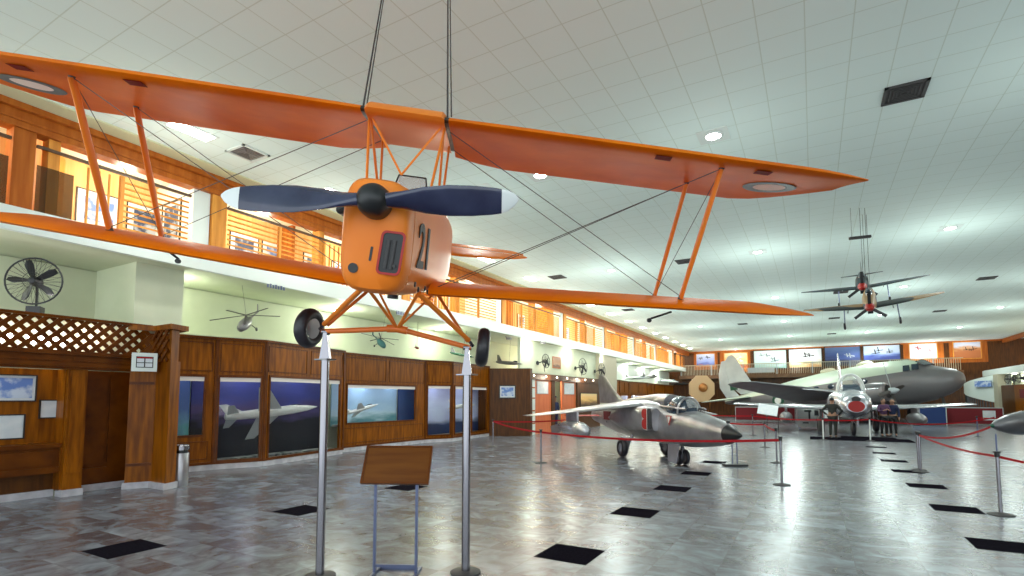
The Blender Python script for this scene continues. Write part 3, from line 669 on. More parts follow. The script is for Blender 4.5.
# fuselage
fus([(-.34,.245,-.62,.18),(-.8,.275,-.63,.22),(-1.2,.30,-.62,.26),(-1.7,.34,-.62,.32),(-2.4,.37,-.60,.34),(-3.0,.37,-.56,.33),(-3.6,.33,-.5,.30),(-4.6,.21,-.34,.22),(-5.6,.11,-.19,.14),(-6.3,.04,-.08,.08)],n=32,e=4).build('fuselage','orange2',t,smooth=True)
fus([(-.10,.13,-.50,.10,2.6),(-.125,.20,-.585,.155,3.4),(-.17,.228,-.61,.17,3.8),(-.325,.243,-.618,.178,4)],n=36).build('nose_cowling','orange2',t,smooth=True)
fus([(-.325,.238,-.612,.172,4),(-.341,.238,-.612,.172,4)],n=36).build('cowling_seam','black',t)
# cooling intake with red rim, slot and hole
def rrect(cy,cz,w,h,r,x,n=5,sk=0):
    pts=[]
    for (sx,sz,a0) in ((1,1,0),(-1,1,90),(-1,-1,180),(1,-1,270)):
        for k in range(n+1):
            a=R(a0+90*k/n); yy=sx*(w/2-r)+r*math.cos(a); zz=sz*(h/2-r)+r*math.sin(a); pts.append((x+sk*zz,cy+yy+.08*zz,cz+zz))
    return pts
def ring(outer,inner,thick):
    n=len(outer); tv=V(thick); vs=[V(p) for p in outer]+[V(p) for p in inner]+[V(p)+tv for p in outer]+[V(p)+tv for p in inner]; fs=[]
    for i in range(n):
        j=(i+1)%n; fs+=[(i,j,n+j,n+i),(2*n+i,3*n+i,3*n+j,2*n+j),(i,2*n+i,2*n+j,j),(n+i,n+j,3*n+j,3*n+i)]
    return MB().add(vs,fs)
XI=-.103
ring(rrect(.13,-.325,.165,.30,.035,XI),rrect(.13,-.325,.135,.27,.025,XI),(.014,0,0)).build('intake_rim','redp',t)
MB().prism(rrect(.13,-.325,.138,.273,.025,XI+.001),(.004,0,0)).build('intake_opening','black',t)
g=MB()
for k,yy in enumerate((.075,.115)): g.lathe((XI+.006,yy+.022,-.435),(0,.08,1),[(0,.014),(.2,.014)],10)
g.lathe((XI+.008,.16,-.41),(1,0,0),[(0,.012),(.012,.012)],10); g.build('cylinder_fins','grille',t)
MB().prism(rrect(-.005,-.345,.016,.10,.007,XI),(.008,0,0)).build('vent_slot','black',t)
disc((XI-.002,-.118,-.455),(1,0,0),.034,'black','air_hole',t,thick=.012)
m=MB()
for (x,z) in ((-.45,-.52),(-.62,-.56),(-.95,-.55),(-1.1,-.58)): m.lathe((x,.26+.055*(-x-.34),z),(0,1,0),[(0,.022),(.012,.02)],8)
m.build('cowl_fastener','black',t)
def text(name,body,size,mtx,m_,parent,ext=.004,bold=0):
    c=bpy.data.curves.new(name,'FONT'); c.body=body; c.size=size; c.extrude=ext; c.align_x='CENTER'; c.align_y='CENTER'; c.offset=bold
    o=bpy.data.objects.new(name+'_tmp',c); COL.objects.link(o)
    bpy.context.view_layer.update(); me=bpy.data.meshes.new_from_object(o.evaluated_get(bpy.context.evaluated_depsgraph_get()))
    COL.objects.unlink(o); bpy.data.objects.remove(o)
    n_=bpy.data.objects.new(name,me); COL.objects.link(n_); me.materials.clear(); me.materials.append(M[m_]); n_.parent=parent; n_.matrix_local=mtx; return n_
# text plane on the port side: x axis towards the tail
sl=math.atan2(.055,.86)
def sidem(x,y,z,sx=1,flip=False):
    e1=V((-math.cos(sl),math.sin(sl),0)); e2=V((0,0,1)); e3=V((math.sin(sl),math.cos(sl),0))
    return Matrix(((e1.x*sx,e2.x,e3.x,x),(e1.y*sx,e2.y,e3.y,y),(e1.z*sx,e2.z,e3.z,z),(0,0,0,1)))
text('number','21',.48,sidem(-.80,.281,-.24,1.25),'grille',t,.004,.008)
# propeller
pr=empty('propeller',(0,0,0)); pr.parent=t; pr.matrix_local=Matrix.Rotation(.115,4,'X')
MB().lathe((-.10,0,0),(1,0,0),[(0,.115),(.10,.112),(.16,.098),(.20,.07),(.22,.03),(.225,.0)],28).build('hub','black',pr,smooth=True)
for s in (1,-1):
    secs=[];tip=[]
    def sect(y,c,th,ang,zc=0):
        pts=[]
        for i in range(16):
            a=2*PI*i/16; u_=c/2*math.cos(a); w_=th/2*math.sin(a)
            pts.append(V((w_*math.cos(ang)-u_*math.sin(ang)*s*-1+.02, s*y, zc+u_*math.cos(ang)+w_*math.sin(ang)*s*-1)))
        return pts
    prof=[(.04,.11,.10,.95),(.10,.10,.085,.9),(.2,.14,.06,.82),(.34,.188,.045,.62),(.5,.208,.034,.46),(.65,.20,.026,.38),(.79,.178,.02,.34),(.855,.158,.016,.32)]
    bl=MB().loft([sect(y,c,th,a) for y,c,th,a in prof]).build('blade','navy',pr,smooth=True)
    MB().loft([sect(y,c,th,a,zc) for y,c,th,a,zc in [(.852,.160,.017,.32,0),(.90,.13,.014,.32,.004),(.94,.08,.011,.32,.01),(.965,.02,.006,.32,.014)]]).build('blade_tip','pwhite',bl,smooth=True)
# wings
def fabric_wing(name,secs,side): return wing(secs,n=9,camber=.035).build(name,'orange',t,smooth=True)
import itertools
for s in (1,-1):
    S=[]
    ys=[.36,.6,.9,1.3,1.7,2.1,2.5,2.9,3.3,3.6,3.8,3.95,4.08,4.18,4.25,4.29]
    for y in ys:
        c=CH; dx=0
        if y<.9: c=CH*(.80+.2*((y-.36)/.54)**.7)
        if y>3.65: q=(y-3.65)/.64; c=CH*(1-.66*q**1.5); dx=.09*q**2
        
        S.append((upx(y)-dx,s*y,upz(y)+(.02 if y>4 else 0)*((y-4)/.7),c,.085 if y<4.1 else .07))
    uw=fabric_wing('upper_wing',S,s)
    S=[]
    for y in [.30,.6,1.0,1.5,2.0,2.5,3.0,3.5,3.9,4.2,4.4,4.55,4.63]:
        c=CH; dx=0
        if y>3.9: q=(y-3.9)/.74; c=CH*(1-.8*q**1.6); dx=.34*q**1.5
        S.append((lox(y)-dx,s*y,loz(y),c,.085 if y<4.2 else .07))
    lw=fabric_wing('lower_wing',S,s)
    # roundel on lower face of the upper wing: chord-wise squashed by perspective only
    def undersurf(y,c,k=.0): 
        x=c; th=5*.085*(.2969*math.sqrt(x)-.126*x-.3516*x*x+.2843*x**3-.1015*x**4)
        return (upx(y,c),s*y,upz(y)+CH*(-th*.75+.035*4*x*(1-x))-.006-k)
    def mk(name,cy_,cc,ry,r0,m_,k,n=32):
        vs=[];fs=[]
        for i in range(n):
            a=2*PI*i/n
            for rr in (ry,r0): vs.append(undersurf(cy_+rr*math.cos(a),cc+rr*math.sin(a)/CH,k))
        for i in range(n): j=(i+1)%n; fs.append((2*i,2*j,2*j+1,2*i+1))
        if r0==0: pass
        MB().add(vs,fs).build(name,m_,uw)
    mk('roundel_ring',3.70,.53,.27,.15,'mark_blue',0); mk('roundel_centre',3.70,.53,.165,.001,'rwhite',.001)
    for (y,c) in ((2.28,.10),(3.28,.13)):
        v=[undersurf(y+a,c+b) for a,b in ((-.09,-.045),(.06,-.045),(.09,.045),(-.06,.045))]; MB().prism(v,(0,0,-.004)).build('inspection_patch','darkred',uw)
    # ribs tapes (slight ridges)
    # struts
    for (cu_,cl_) in ((.17,.17),(.72,.72)):
        a=undersurf(YS,cu_); b=(lox(YS,cl_),s*YS,loz(YS)+CH*.07)
        MB().ell(a,b,.10,.042,up=(0,1,0)).build('interplane_strut','orange2',t,smooth=True)
        MB().lathe((a[0],a[1],a[2]-.02),(0,0,1),[(0,.02),(.03,.03)],8).build('strut_fitting','wire',t); MB().lathe((b[0],b[1],b[2]-.02),(0,0,1),[(0,.035),(.04,.02)],8).build('strut_fitting','wire',t)
    W_=MB()
    A1,A2=V(undersurf(YS,.17)),V(undersurf(YS,.72)); B1,B2=V((lox(YS,.17),s*YS,loz(YS)+.12)),V((lox(YS,.72),s*YS,loz(YS)+.12))
    r1,r2=V((upx(.36,.17),s*.36,ZU-.02)),V((upx(.36,.62),s*.36,ZU)); q1,q2=V((lox(.36,.1),s*.34,ZLo+.05)),V((lox(.36,.65),s*.34,ZLo+.05))
    for p,q in ((q1,A1),(q2,A2),(r1,B1),(r2,B2),(A1,B2)): W_.tube([p,q],.004,5)
    W_.build('bracing_wires','wire',t)
# pitot / small mast under lower wing
MB().tube([(-2.0,-2.45,-.46),(-2.0,-2.3,-.56)],.012,6).lathe((-2.0,-2.3,-.58),(1,0,0),[(0,.025),(.03,.025)],8).build('pitot_tube','black',t)
MB().tube([(-2.1,2.9,-.50),(-2.1,2.68,-.60)],.012,6).lathe((-2.1,2.66,-.62),(1,0,0),[(0,.025),(.03,.025)],8).build('pitot_tube','black',t)
# centre section tank
MB().loft([foil((XU+dx,y,ZU+dz),c,tt,9,camber=.035) for y,dx,dz,c,tt in ((-.325,0,0.0,1.12,.125),(-.30,.02,.01,1.15,.14),(.30,.02,.01,1.15,.14),(.325,0,0,1.12,.125))]).build('centre_tank','orange2',t,smooth=True)
for s in (1,-1): MB().loft([foil((XU-.01,s*y,ZU),1.0,.105,9,camber=.035) for y in (.325,.36)]).build('wing_gap_seal','black',t)
for (y0_,x0_,y1_,x1_) in ((.32,-1.12,.26,-.95),(-.32,-1.12,-.26,-.95),(.32,-1.75,.30,-1.75),(-.32,-1.75,-.30,-1.75),(.31,-1.14,.28,-1.62),(-.31,-1.14,-.28,-1.62)):
    MB().ell((x0_,y0_,ZU-.01),(x1_,y1_,.22),.045,.024,up=(0,1,0)).build('cabane_strut','orange2',t,smooth=True)
MB().tube([(-1.1,.29,ZU-.02),(-1.05,0,.38),],.010,6).tube([(-1.1,-.29,ZU-.02),(-1.05,0,.38)],.010,6).build('cabane_bracing','orange2',t)
# windscreens and cockpit
for xx in (-1.62,-2.55):
    w=MB(); P_=[(xx,-.17,.30),(xx-.10,-.13,.50),(xx-.10,.13,.50),(xx,.17,.30)]
    for a,b in zip(P_,P_[1:]): w.tube([a,b],.008,6)
    w.build('windscreen_frame','black',t)
    MB().prism(P_,(.003,0,0)).build('windscreen','bubble',t)
    o=MB().sphere((xx-.42,0,.31),.30,.20,.05,18,6); o.build('cockpit_opening','darkred',t,smooth=True)
# exhaust and fuel pipe
MB().tube([(-.35,-.25,-.02),(-.35,-.30,-.05),(-.9,-.33,-.05),(-1.8,-.38,-.3)],.03,10).build('exhaust_pipe','black',t)
# tail
for s in (1,-1):
    tp=wing([(-5.35,s*.06,.0,.95,.07),(-5.38,s*.4,.0,.93,.07),(-5.5,s*.9,.03,.8,.06),(-5.72,s*1.3,.08,.52,.06),(-5.86,s*1.5,.12,.28,.05),(-5.93,s*1.55,.14,.10,.05)],camber=0,cd=(-1,0,.22)).build('tailplane','orange',t,smooth=True)
    wing([(-6.33,s*.15,.215,.35,.06),(-6.34,s*.8,.215,.42,.06),(-6.3,s*1.3,.205,.36,.05),(-6.2,s*1.5,.19,.2,.05)],camber=0,cd=(-1,0,.22)).build('elevator','orange',tp,smooth=True)
fin([(-5.5,.1,0,.7,.06),(-5.8,.5,0,.5,.06),(-6.0,.75,0,.25,.06)]).build('tail_fin','orange',t,smooth=True)
fin([(-6.2,-.15,0,.5,.05),(-6.2,.3,0,.62,.05),(-6.15,.7,0,.55,.05),(-6.2,.92,0,.2,.05)]).build('rudder','orange',t,smooth=True)
# undercarriage
AX=V((-1.62,0,-.98))
for s in (1,-1):
    hub=V((-1.67,s*.76,-1.077))
    MB().ell((-1.05,s*.24,-.60),hub+V((.03,-s*.05,.06)),.055,.05).build('oleo_leg','orange2',t,smooth=True)
    MB().tube([hub+V((.03,-s*.05,.06)),hub+V((0,0,.0))],.018,8).build('axle_stub','steel',t,smooth=True)
    MB().tube([(-1.95,s*.33,-.60),hub+V((-.03,-s*.06,.04))],.017,8).build('radius_rod','cap',t,smooth=True)
    MB().tube([AX,hub+V((0,-s*.02,-.02))],.027,10).lathe(AX,(0,s,-.1),[(0,.04),(.1,.04)],10).build('half_axle','cap',t,smooth=True)
    MB().tube([AX,(-1.15,s*.22,-.61)],.016,8).tube([AX,(-1.95,s*.30,-.60)],.012,8).build('axle_brace','orange2',t,smooth=True)
    wheel('wheel',(-1.67,s*.86,-1.077),(.34 if s<0 else 0.0,1,0),.195,.125,t,'silver')
disc((-1.3,-.02,-.63),(0,0,-1),.05,'black','drain_bowl',t,thick=.05)
# hanging ropes
bpy.context.view_layer.update()
for k,(loc,top) in enumerate([((-1.05,-.36,ZU+.05),(384,-14)),((-1.05,.34,ZU+.05),(448,-14))]):
    a=MM@V(loc); b=atZ(top[0],top[1],ZC); L=(b-a)
    o=MB().tube([a,a+L*.5,b],.008,6).tube([a+V((.04,0,0)),b+V((.03,.0,0))],.006,6).build('hanging_rope','rope')
    tag(o,['dark double rope from the ceiling to the left side of the orange centre wing tank','dark double rope from the ceiling to the right side of the orange centre wing tank'][k],'rope','ropes holding the orange biplane')
# support poles
for k,s in enumerate((-1,1)):
    a=MM@V((-1.67,s*.70,-1.077)); x,y=a.x,a.y; zt=a.z-.30
    t=empty('support_pole',(x,y,0)); tag(t,['tall steel pole carrying the left wheel axle of the orange biplane','tall steel pole carrying the right wheel axle of the orange biplane'][k],'support pole')
    MB().lathe((0,0,0),(0,0,1),[(0,.15),(.012,.15),(.02,.14),(.025,.045)],28).build('base_plate','grille',t,smooth=True)
    MB().lathe((0,0,.02),(0,0,1),[(0,.041),(zt-.02,.041)],24).build('pole','steel',t,smooth=True)
    B((-.09,-.06,zt),(.09,.06,zt+.012)).build('top_plate','steel',t)
    mb=MB(); 
    r_=[[V((sx*w*c_-sy*.03*s_,sx*w*s_+sy*.03*c_,z)) for sx,sy in ((-1,-1),(1,-1),(1,1),(-1,1))] for z,w in ((zt+.012,.050),(zt+.20,.024),(zt+.27,.018)) for c_,s_ in ((math.cos(R(30)),math.sin(R(30))),)]
    mb.loft(r_).build('cradle','steel',t)
    MB().tube([(-.06*.5,-.03,zt+.28),(.06*.5,.03,zt+.28)],.028,12).build('axle_cup','steel',t,smooth=True)
# ---------------------------------------------------------------- lectern board
b0=atZ(395,575,0)
t=empty('lectern_stand',tuple(b0),R(26)); tag(t,'steel-legged stand with a blank tilted wooden board between the two poles','display stand')
for s in (1,-1): MB().box((s*.205-.0125,-.0125,.0),(s*.205+.0125,.0125,1.0)).build('leg','dsteel',t)
for s in (1,-1): MB().box((s*.205-.0125,-.2,0),(s*.205+.0125,.2,.025)).build('foot','dsteel',t)
MB().box((-.2,-.0125,.075),(.2,.0125,.10)).box((-.2,.16,.0),(.2,.185,.025)).build('crossbar','dsteel',t)
q=empty('board',(0,0,0)); q.parent=t; q.matrix_local=Matrix.Translation((0,.02,1.05))@Matrix.Rotation(R(-28),4,'X')
B((-.33,-.012,-.19),(.33,.012,.19)).build('panel','woodb',q)
MB().box((-.335,-.02,-.195),(.335,.02,-.175)).box((-.335,-.02,.175),(.335,.02,.195)).box((-.335,-.02,-.175),(-.315,.02,.175)).box((.315,-.02,-.175),(.335,.02,.175)).build('board_frame','woodm',q)
# ---------------------------------------------------------------- left wall beyond the cases
struct('wall_left',MB().prism([(-13.0,20.7,0),(-11.3,21.55,0),(-11.3,21.75,0),(-13.8,21.75,0),(-13.8,20.7,0)],(0,0,3.1)),'woodd')
nr=V((.85,-1.7,0)).normalized()
pc=V((-12.25,21.07,0))+V((nr.x,nr.y,0))*0.0
framed('wall_picture','white-matted landscape picture on the dark wood end wall','picture',(-12.25+.02,21.06,2.02),(nr.x,nr.y,0),.78,.62,'pic_blue',fw=.05,matw=.06)
struct('wall_left',B((-12.0,21.6,2.92),(-11.85,34.9,ZF0)),'cream')
struct('door_header',B((-12.0,21.6,2.62),(-11.55,31.45,2.92)),'woodd')
for k in range(7): tag(MB().lathe((-11.56,22.4+1.3*k,2.80),(1,0,0),[(0,.04),(.04,.04)],8).build('header_lamp','lampwarm'),'small lamp on the dark header over the orange doorway, %s from the left'%ORD[k],'lamp','lamps on the doorway header')
def pan(name,y0,y1,z0,z1,m,x=-11.7,th=.08): return struct(name,B((x-th,y0,z0),(x,y1,z1)),m)
pan('wall_panel',21.75,22.7,0,2.62,'white',-11.64)
for z in (.5,1.1,1.7,2.2): pan('wall_panel_rail',21.85,22.65,z,z+.06,'goldd',-11.62,.03)
pan('wall_panel',22.7,24.6,0,2.62,'door_o'); pan('wall_panel',24.6,25.0,0,2.62,'woodd',-11.66)
pan('wall_panel',25.95,27.85,0,2.62,'door_o'); pan('wall_panel',27.85,31.45,0,2.62,'woodd',-11.6)
struct('wall_left',B((-13.8,21.8,0),(-13.7,31.4,2.9)),'cream')
framed('wall_poster','pink and white poster on the left orange panel of the doorway','poster',(-11.7,23.6,2.25),(1,0,0),1.25,.62,'paper',frame='lgrey',fw=.04)
framed('wall_poster','white poster on the right orange panel of the doorway','poster',(-11.7,26.9,2.25),(1,0,0),1.35,.62,'paper',frame='lgrey',fw=.04)
p0,p1=atX(581.5,395,-11.6),atX(597.5,411,-11.6)
framed('wall_picture','golden sunset picture on the dark wood panel right of the doorway','picture',(-11.6,29.6,1.5),(1,0,0),2.7,1.1,painting('painting_sunset',(.85,.50,.16),(.85,.6,.3),(.08,.04,.02),(.40,.20,.06),.42,21),fw=.05)
light('POINT',(-12.6,25.6,2.5),160,(1,.92,.82),.2); light('POINT',(-11.25,24,2.75),14,(1,.8,.6),.1); light('POINT',(-11.25,28.5,2.75),14,(1,.8,.6),.1)
# pillar that stands in front
struct('column',B((-12.3,31.5,0),(-11.62,34.85,ZF0+.02)),'beige')
case('display_case','long wood display case with a row of bright windows beyond the beige pillar',[(-13.0,34.9),(-12.6,38.4),(-13.0,42),(-12.6,46),(-13.0,50),(-12.7,56.5)],ztop=3.1,wins=[[(.1,.9,.9,1.95)],[(.1,.9,.9,1.95)],[(.1,.9,.9,1.95)],[(.1,.9,.9,1.95)],[(.1,.45,.9,1.95),(.55,.9,.9,1.95)]],blind=False)
backdrop('painted_backdrop','pale blue backdrop in the far case beyond the beige pillar',(-13.7,35),(-13.7,56),.8,2.1,painting('backdrop_far',(.55,.62,.85),(.6,.7,.9),(.15,.2,.4),(.4,.5,.75),.3,15),'case backdrops')
for y in (36.5,40,44,48,52.5): light('POINT',(-13.2,y,2.0),22,(.85,.9,1),.08)
struct('wall_left',B((-13.8,34.9,3.13),(-13.3,57,ZF0)),'white')
for k,(px,py,rr) in enumerate([(546,361,.40),(583,366.5,.55),(602,370,.5)]):
    p=atX(px,py,-11.3)
    fan('wall_fan',tuple(p),(1,-.12,.1),rr*.85,['black wall fan beside the small brown picture, first over the orange doorway','black wall fan with the ring seen upright, second over the orange doorway','black wall fan nearest the beige pillar'][k],arm=.5)
framed('wall_picture','small brown picture on the white wall over the doorway','picture',(-11.85,25.6,3.62),(1,0,0),1.0,.62,painting('painting_brown',(.45,.2,.08),(.3,.12,.05),(.2,.08,.03),(.5,.28,.15),.3,22),frame='goldd',fw=.05)
# plaques on the fascia
for k,(px,py) in enumerate([(276,287),(401.5,313.5)]):
    p=atX(px,py,XL+.1); t=empty('fascia_plaque',tuple(p)); tag(t,['small pale plaque with dark strokes on the balcony front, below the propeller','small grey plaque on the balcony front above the axle apex'][k],'sign')
    if k: B((0,-.25,-.07),(.015,.25,.07)).build('plate','lgrey',t)
    mb=MB()
    for j in range(7): mb.box((.0,-.25+.075*j,-.05),(.02,-.21+.075*j,.05 if j%2 else .03))
    mb.build('dark_strokes','dsteel',t)
for k,(px,py) in enumerate([(490,346),(541,343)]):
    p=atX(px,py,XL+.1) if k else V((-12.0,20.6,ZF0-.1))
    t=tag(empty('security_camera',tuple(p)),['small security camera under the gallery right of the right wheel','small grey box camera on the balcony front'][k],'camera'); 
    B((0,-.06,-.05),(.22,.06,.05)).build('housing','grey',t); MB().tube([(0,0,0),(-.05,0,.1)],.02,6).build('bracket','grey',t)
# ---------------------------------------------------------------- far corner right: curved stair wall
t=tag(empty('curved_stair_wall',(12.25,52.3,0)),'white curved staircase wall with dark spindles at the right, beyond the silver wing','staircase')
mb=MB(); n=18; ri=[]
for i in range(n+1):
    a=R(130+140*i/n); rr=2.2; u_=max(0,(i-5)/(n-5))
    zl=2.15-.95*u_; zt=2.75+.67*min(1,u_*1.3)
    c_,s_=math.cos(a),math.sin(a); ri.append([V((rr*c_,rr*s_,zl)),V(((rr-.12)*c_,(rr-.12)*s_,zl)),V(((rr-.12)*c_,(rr-.12)*s_,zt)),V((rr*c_,rr*s_,zt))])
mb.loft(ri).build('curved_wall','white',t,smooth=True)
mb=MB()
for i in range(24):
    a=R(150+5*i); zz=2.1-.9*max(0,(i-4)/20); mb.tube([(2.12*math.cos(a),2.12*math.sin(a),zz),(2.12*math.cos(a),2.12*math.sin(a),max(zz-1.0,.02))],.035,5)
mb.build('spindles','black',t)
q=empty('screen',(0,0,0)); q.parent=t; q.matrix_local=Matrix.Translation((-1.45,-1.75,2.78))@Matrix.Rotation(R(-38),4,'Z'); B((-.5,-.1,-.22),(.5,0,.22)).build('blue_screen','pic_blue',q)
tag(B((11.38,43.6,1.75),(11.42,45.2,2.3)).build('wall_sign','bannerred'),'dark red sign on the wood wall at the right edge, above the grey pod','sign')
for k,y in enumerate((50.5,48,45.6)): downlight(11.9,y,3.42,'round lamp under the right balcony, %s from the far wall'%ORD[k],'lamps under the right balcony',.16); light('POINT',(11.9,y,3.1),14,(.95,1,.9),.1)
for k,(y) in enumerate((48.6,46.3)):
    p=(11.8,y,3.05); fan('wall_fan',p,(-.6,-.7,0),.33,['black fan under the right balcony, farther one','black fan under the right balcony, at the right edge'][k],arm=.4)
for k,y in enumerate((52,46,40)): 
    framed('gallery_poster','white tall poster in the right-hand gallery, %s from the far wall'%ORD[k],'poster',(XR+3.0,y,5.5),(-1,0,0),1.6,1.5,'paper',fw=.05,group='posters in the right gallery')
    light('POINT',(XR+1.6,y,6.2),60,(1,.8,.6),.2)
# ---------------------------------------------------------------- hanging wall models
def heli(name,label,p,yaw,L,m_,tail=True):
    t=empty(name,mtx=frame_mtx(p,yaw,-.42)); tag(t,label,'model helicopter'); 
    fus([(.5*L,.02*L,-.05*L,.0),(.42*L,.08*L,-.12*L,.05*L),(.25*L,.11*L,-.14*L,.10*L),(0,.11*L,-.13*L,.12*L),(-.15*L,.07*L,-.06*L,.10*L),(-.3*L,.025*L,.01*L,.06*L),(-.75*L,.015*L,.04*L,.07*L)],n=14).build('body',m_,t,smooth=True)
    fin([(-.68*L,.03*L,0,.12*L,.15),(-.76*L,.24*L,0,.07*L,.15)]).build('tail_fin',m_,t)
    r=MB(); r.lathe((0,0,.10*L),(0,0,1),[(0,.03*L),(.08*L,.02*L)],10)
    for k in range(5): a=2*PI*k/5+.3; r.bar((0,0,.17*L),(.78*L*math.cos(a),.78*L*math.sin(a),.155*L),.045*L,.008*L)
    r.build('rotor','grille',t)
    for s in (1,-1): MB().tube([(0,s*.1*L,-.08*L),(0,s*.19*L,-.16*L)],.01*L,6).torus((0,s*.2*L,-.18*L),(0,1,0),.03*L,.018*L,12,6).build('main_wheel','black',t)
    MB().sphere((.36*L,0,.0),.09*L,.085*L,.06*L,12,6).build('cockpit_glass','canopy',t,smooth=True)
    MB().tube([(0,0,.18*L),(0,0,(ZF0-p[2])/math.cos(.42)*.95)],.004,4).build('hanging_wire','wire',t)
    return t
def jetmodel(name,label,p,yaw,pit,L,m_,roll=0,m2=None,wires=True,cat='model airplane',straight=False,group=None):
    t=empty(name,mtx=frame_mtx(p,yaw,pit,roll)); tag(t,label,cat,group)
    fus([(.5*L,.004*L,-.004*L,.004*L),(.38*L,.03*L,-.03*L,.03*L),(.2*L,.045*L,-.045*L,.05*L),(-.1*L,.05*L,-.05*L,.05*L),(-.4*L,.04*L,-.035*L,.04*L),(-.5*L,.03*L,-.02*L,.035*L)],n=14).build('fuselage',m_,t,smooth=True)
    for s in (1,-1):
        sw=.02 if straight else .22
        wing([(.08*L,s*.03*L,-.01*L,.26*L if not straight else .16*L,.05),((.08-sw)*L,s*.36*L,-.0*L,.1*L,.05)],6).build('wing',m2 or m_,t)
        wing([(-.36*L,s*.02*L,.0,.13*L,.05),(-.44*L,s*.15*L,0,.06*L,.05)],6).build('tailplane',m2 or m_,t)
    fin([(-.28*L,.03*L,0,.2*L,.05),(-.42*L,.2*L,0,.08*L,.05)],6).build('tail_fin',m2 or m_,t)
    MB().sphere((.24*L,0,.045*L),.09*L,.028*L,.03*L,12,6).build('cockpit_glass','canopy',t,smooth=True)
    return t
heli('model_helicopter','grey five-bladed model helicopter with spread rotor, left of the left wheel',tuple(atX(247,322,-12.3)),-.95,1.05,'grey')
heli('model_helicopter','dark teal model helicopter hung right of the left wheel',tuple(atX(380,342,-12.6)),-.35,.85,mat('teal_paint',(.02,.10,.11),.5))
for k,(px,py,L,yw,pt,m_,m2,lab) in enumerate([(417,348,.8,-.7,-.15,'redp','pwhite','small red and white model aircraft hung between the support poles'),(462,355,1.1,.2,-.2,'mark_green','grey','green-grey model aircraft behind the right support pole'),(509,363,1.8,-.3,-.1,'grey','grey','grey model aircraft with tall fin above the dark wood end wall'),
  (636,378,2.4,-.2,0,'lgrey','grey','pale model aircraft on the ledge beyond the beige pillar, first'),(650,377,2.6,-.8,0,'grey','grey','dark grey model aircraft on the ledge beyond the beige pillar, second'),(668,381,3.0,-.6,-.1,'lgrey','lgrey','white and blue model jet above the silver jet canopy'),(679,384,2.4,-.4,0,'grille','grille','black model aircraft nearest the tan octagonal board')]):
    X_=-12.6 if k<3 else -12.4
    t=jetmodel('model_aircraft',lab,tuple(atX(px,py,X_)),yw,pt,L,m_,m2=m2,straight=k in (1,3,4))
    z=t.matrix_world.translation.z; MB().tube([(0,0,.04),(0,0,ZF0-z)],.006,4).build('hanging_wire','wire',t)
# diorama models
p=(atX(240,418,-12.95)+atX(305,406,-12.75))/2
jetmodel('diorama_jet','white model jet with blue-lit wings in the two-window bay case',tuple(p),R(78),.10,2.5,'pwhite',roll=-.9,m2='lgrey')
tag(MB().sphere(tuple(atX(231,410,-13.3)),.08,.08,.08,10,6).build('flare_lamp','lampwarm'),'small orange glowing burst in the dark bay case','lamp')
p=atX(362,409,-13.3); jetmodel('diorama_jet','small white model jet in the wide window case',tuple(p),R(75),.25,1.3,'pwhite',roll=-.6)
p=atX(463,406,-13.05); jetmodel('diorama_jet','white model jet in the snowy case behind the right support pole',tuple(p),R(88),.05,1.7,'pwhite',roll=-.4)
# ---------------------------------------------------------------- small silver jet
def local_w(t,p): return t.matrix_world.inverted()@V(p)
G=.91; gm=frame_mtx((-1.35,12.32,0),R(-47.8))
t=empty('fighter_jet',mtx=gm,scale=G); tag(t,'small silver jet fighter with black nose cone and red intake cover, nose to the right','airplane')
fus([(-.50,.235,.76,1.24),(-.9,.31,.68,1.34),(-1.5,.40,.60,1.46),(-2.1,.46,.55,1.55),(-2.9,.50,.53,1.62),(-3.6,.55,.53,1.80),(-4.5,.62,.53,1.86),(-5.5,.64,.56,1.84),(-6.5,.58,.64,1.78),(-7.5,.46,.76,1.68),(-8.5,.34,.90,1.58),(-9.0,.29,.97,1.52)],n=32,e=2.2).build('fuselage','silver',t,smooth=True)
MB().lathe((-.52,0,1.0),(1,0,0),[(0,.237),(.12,.20),(.28,.13),(.42,.06),(.5,.02),(.52,.0)],24).build('nose_cone','black',t,smooth=True)
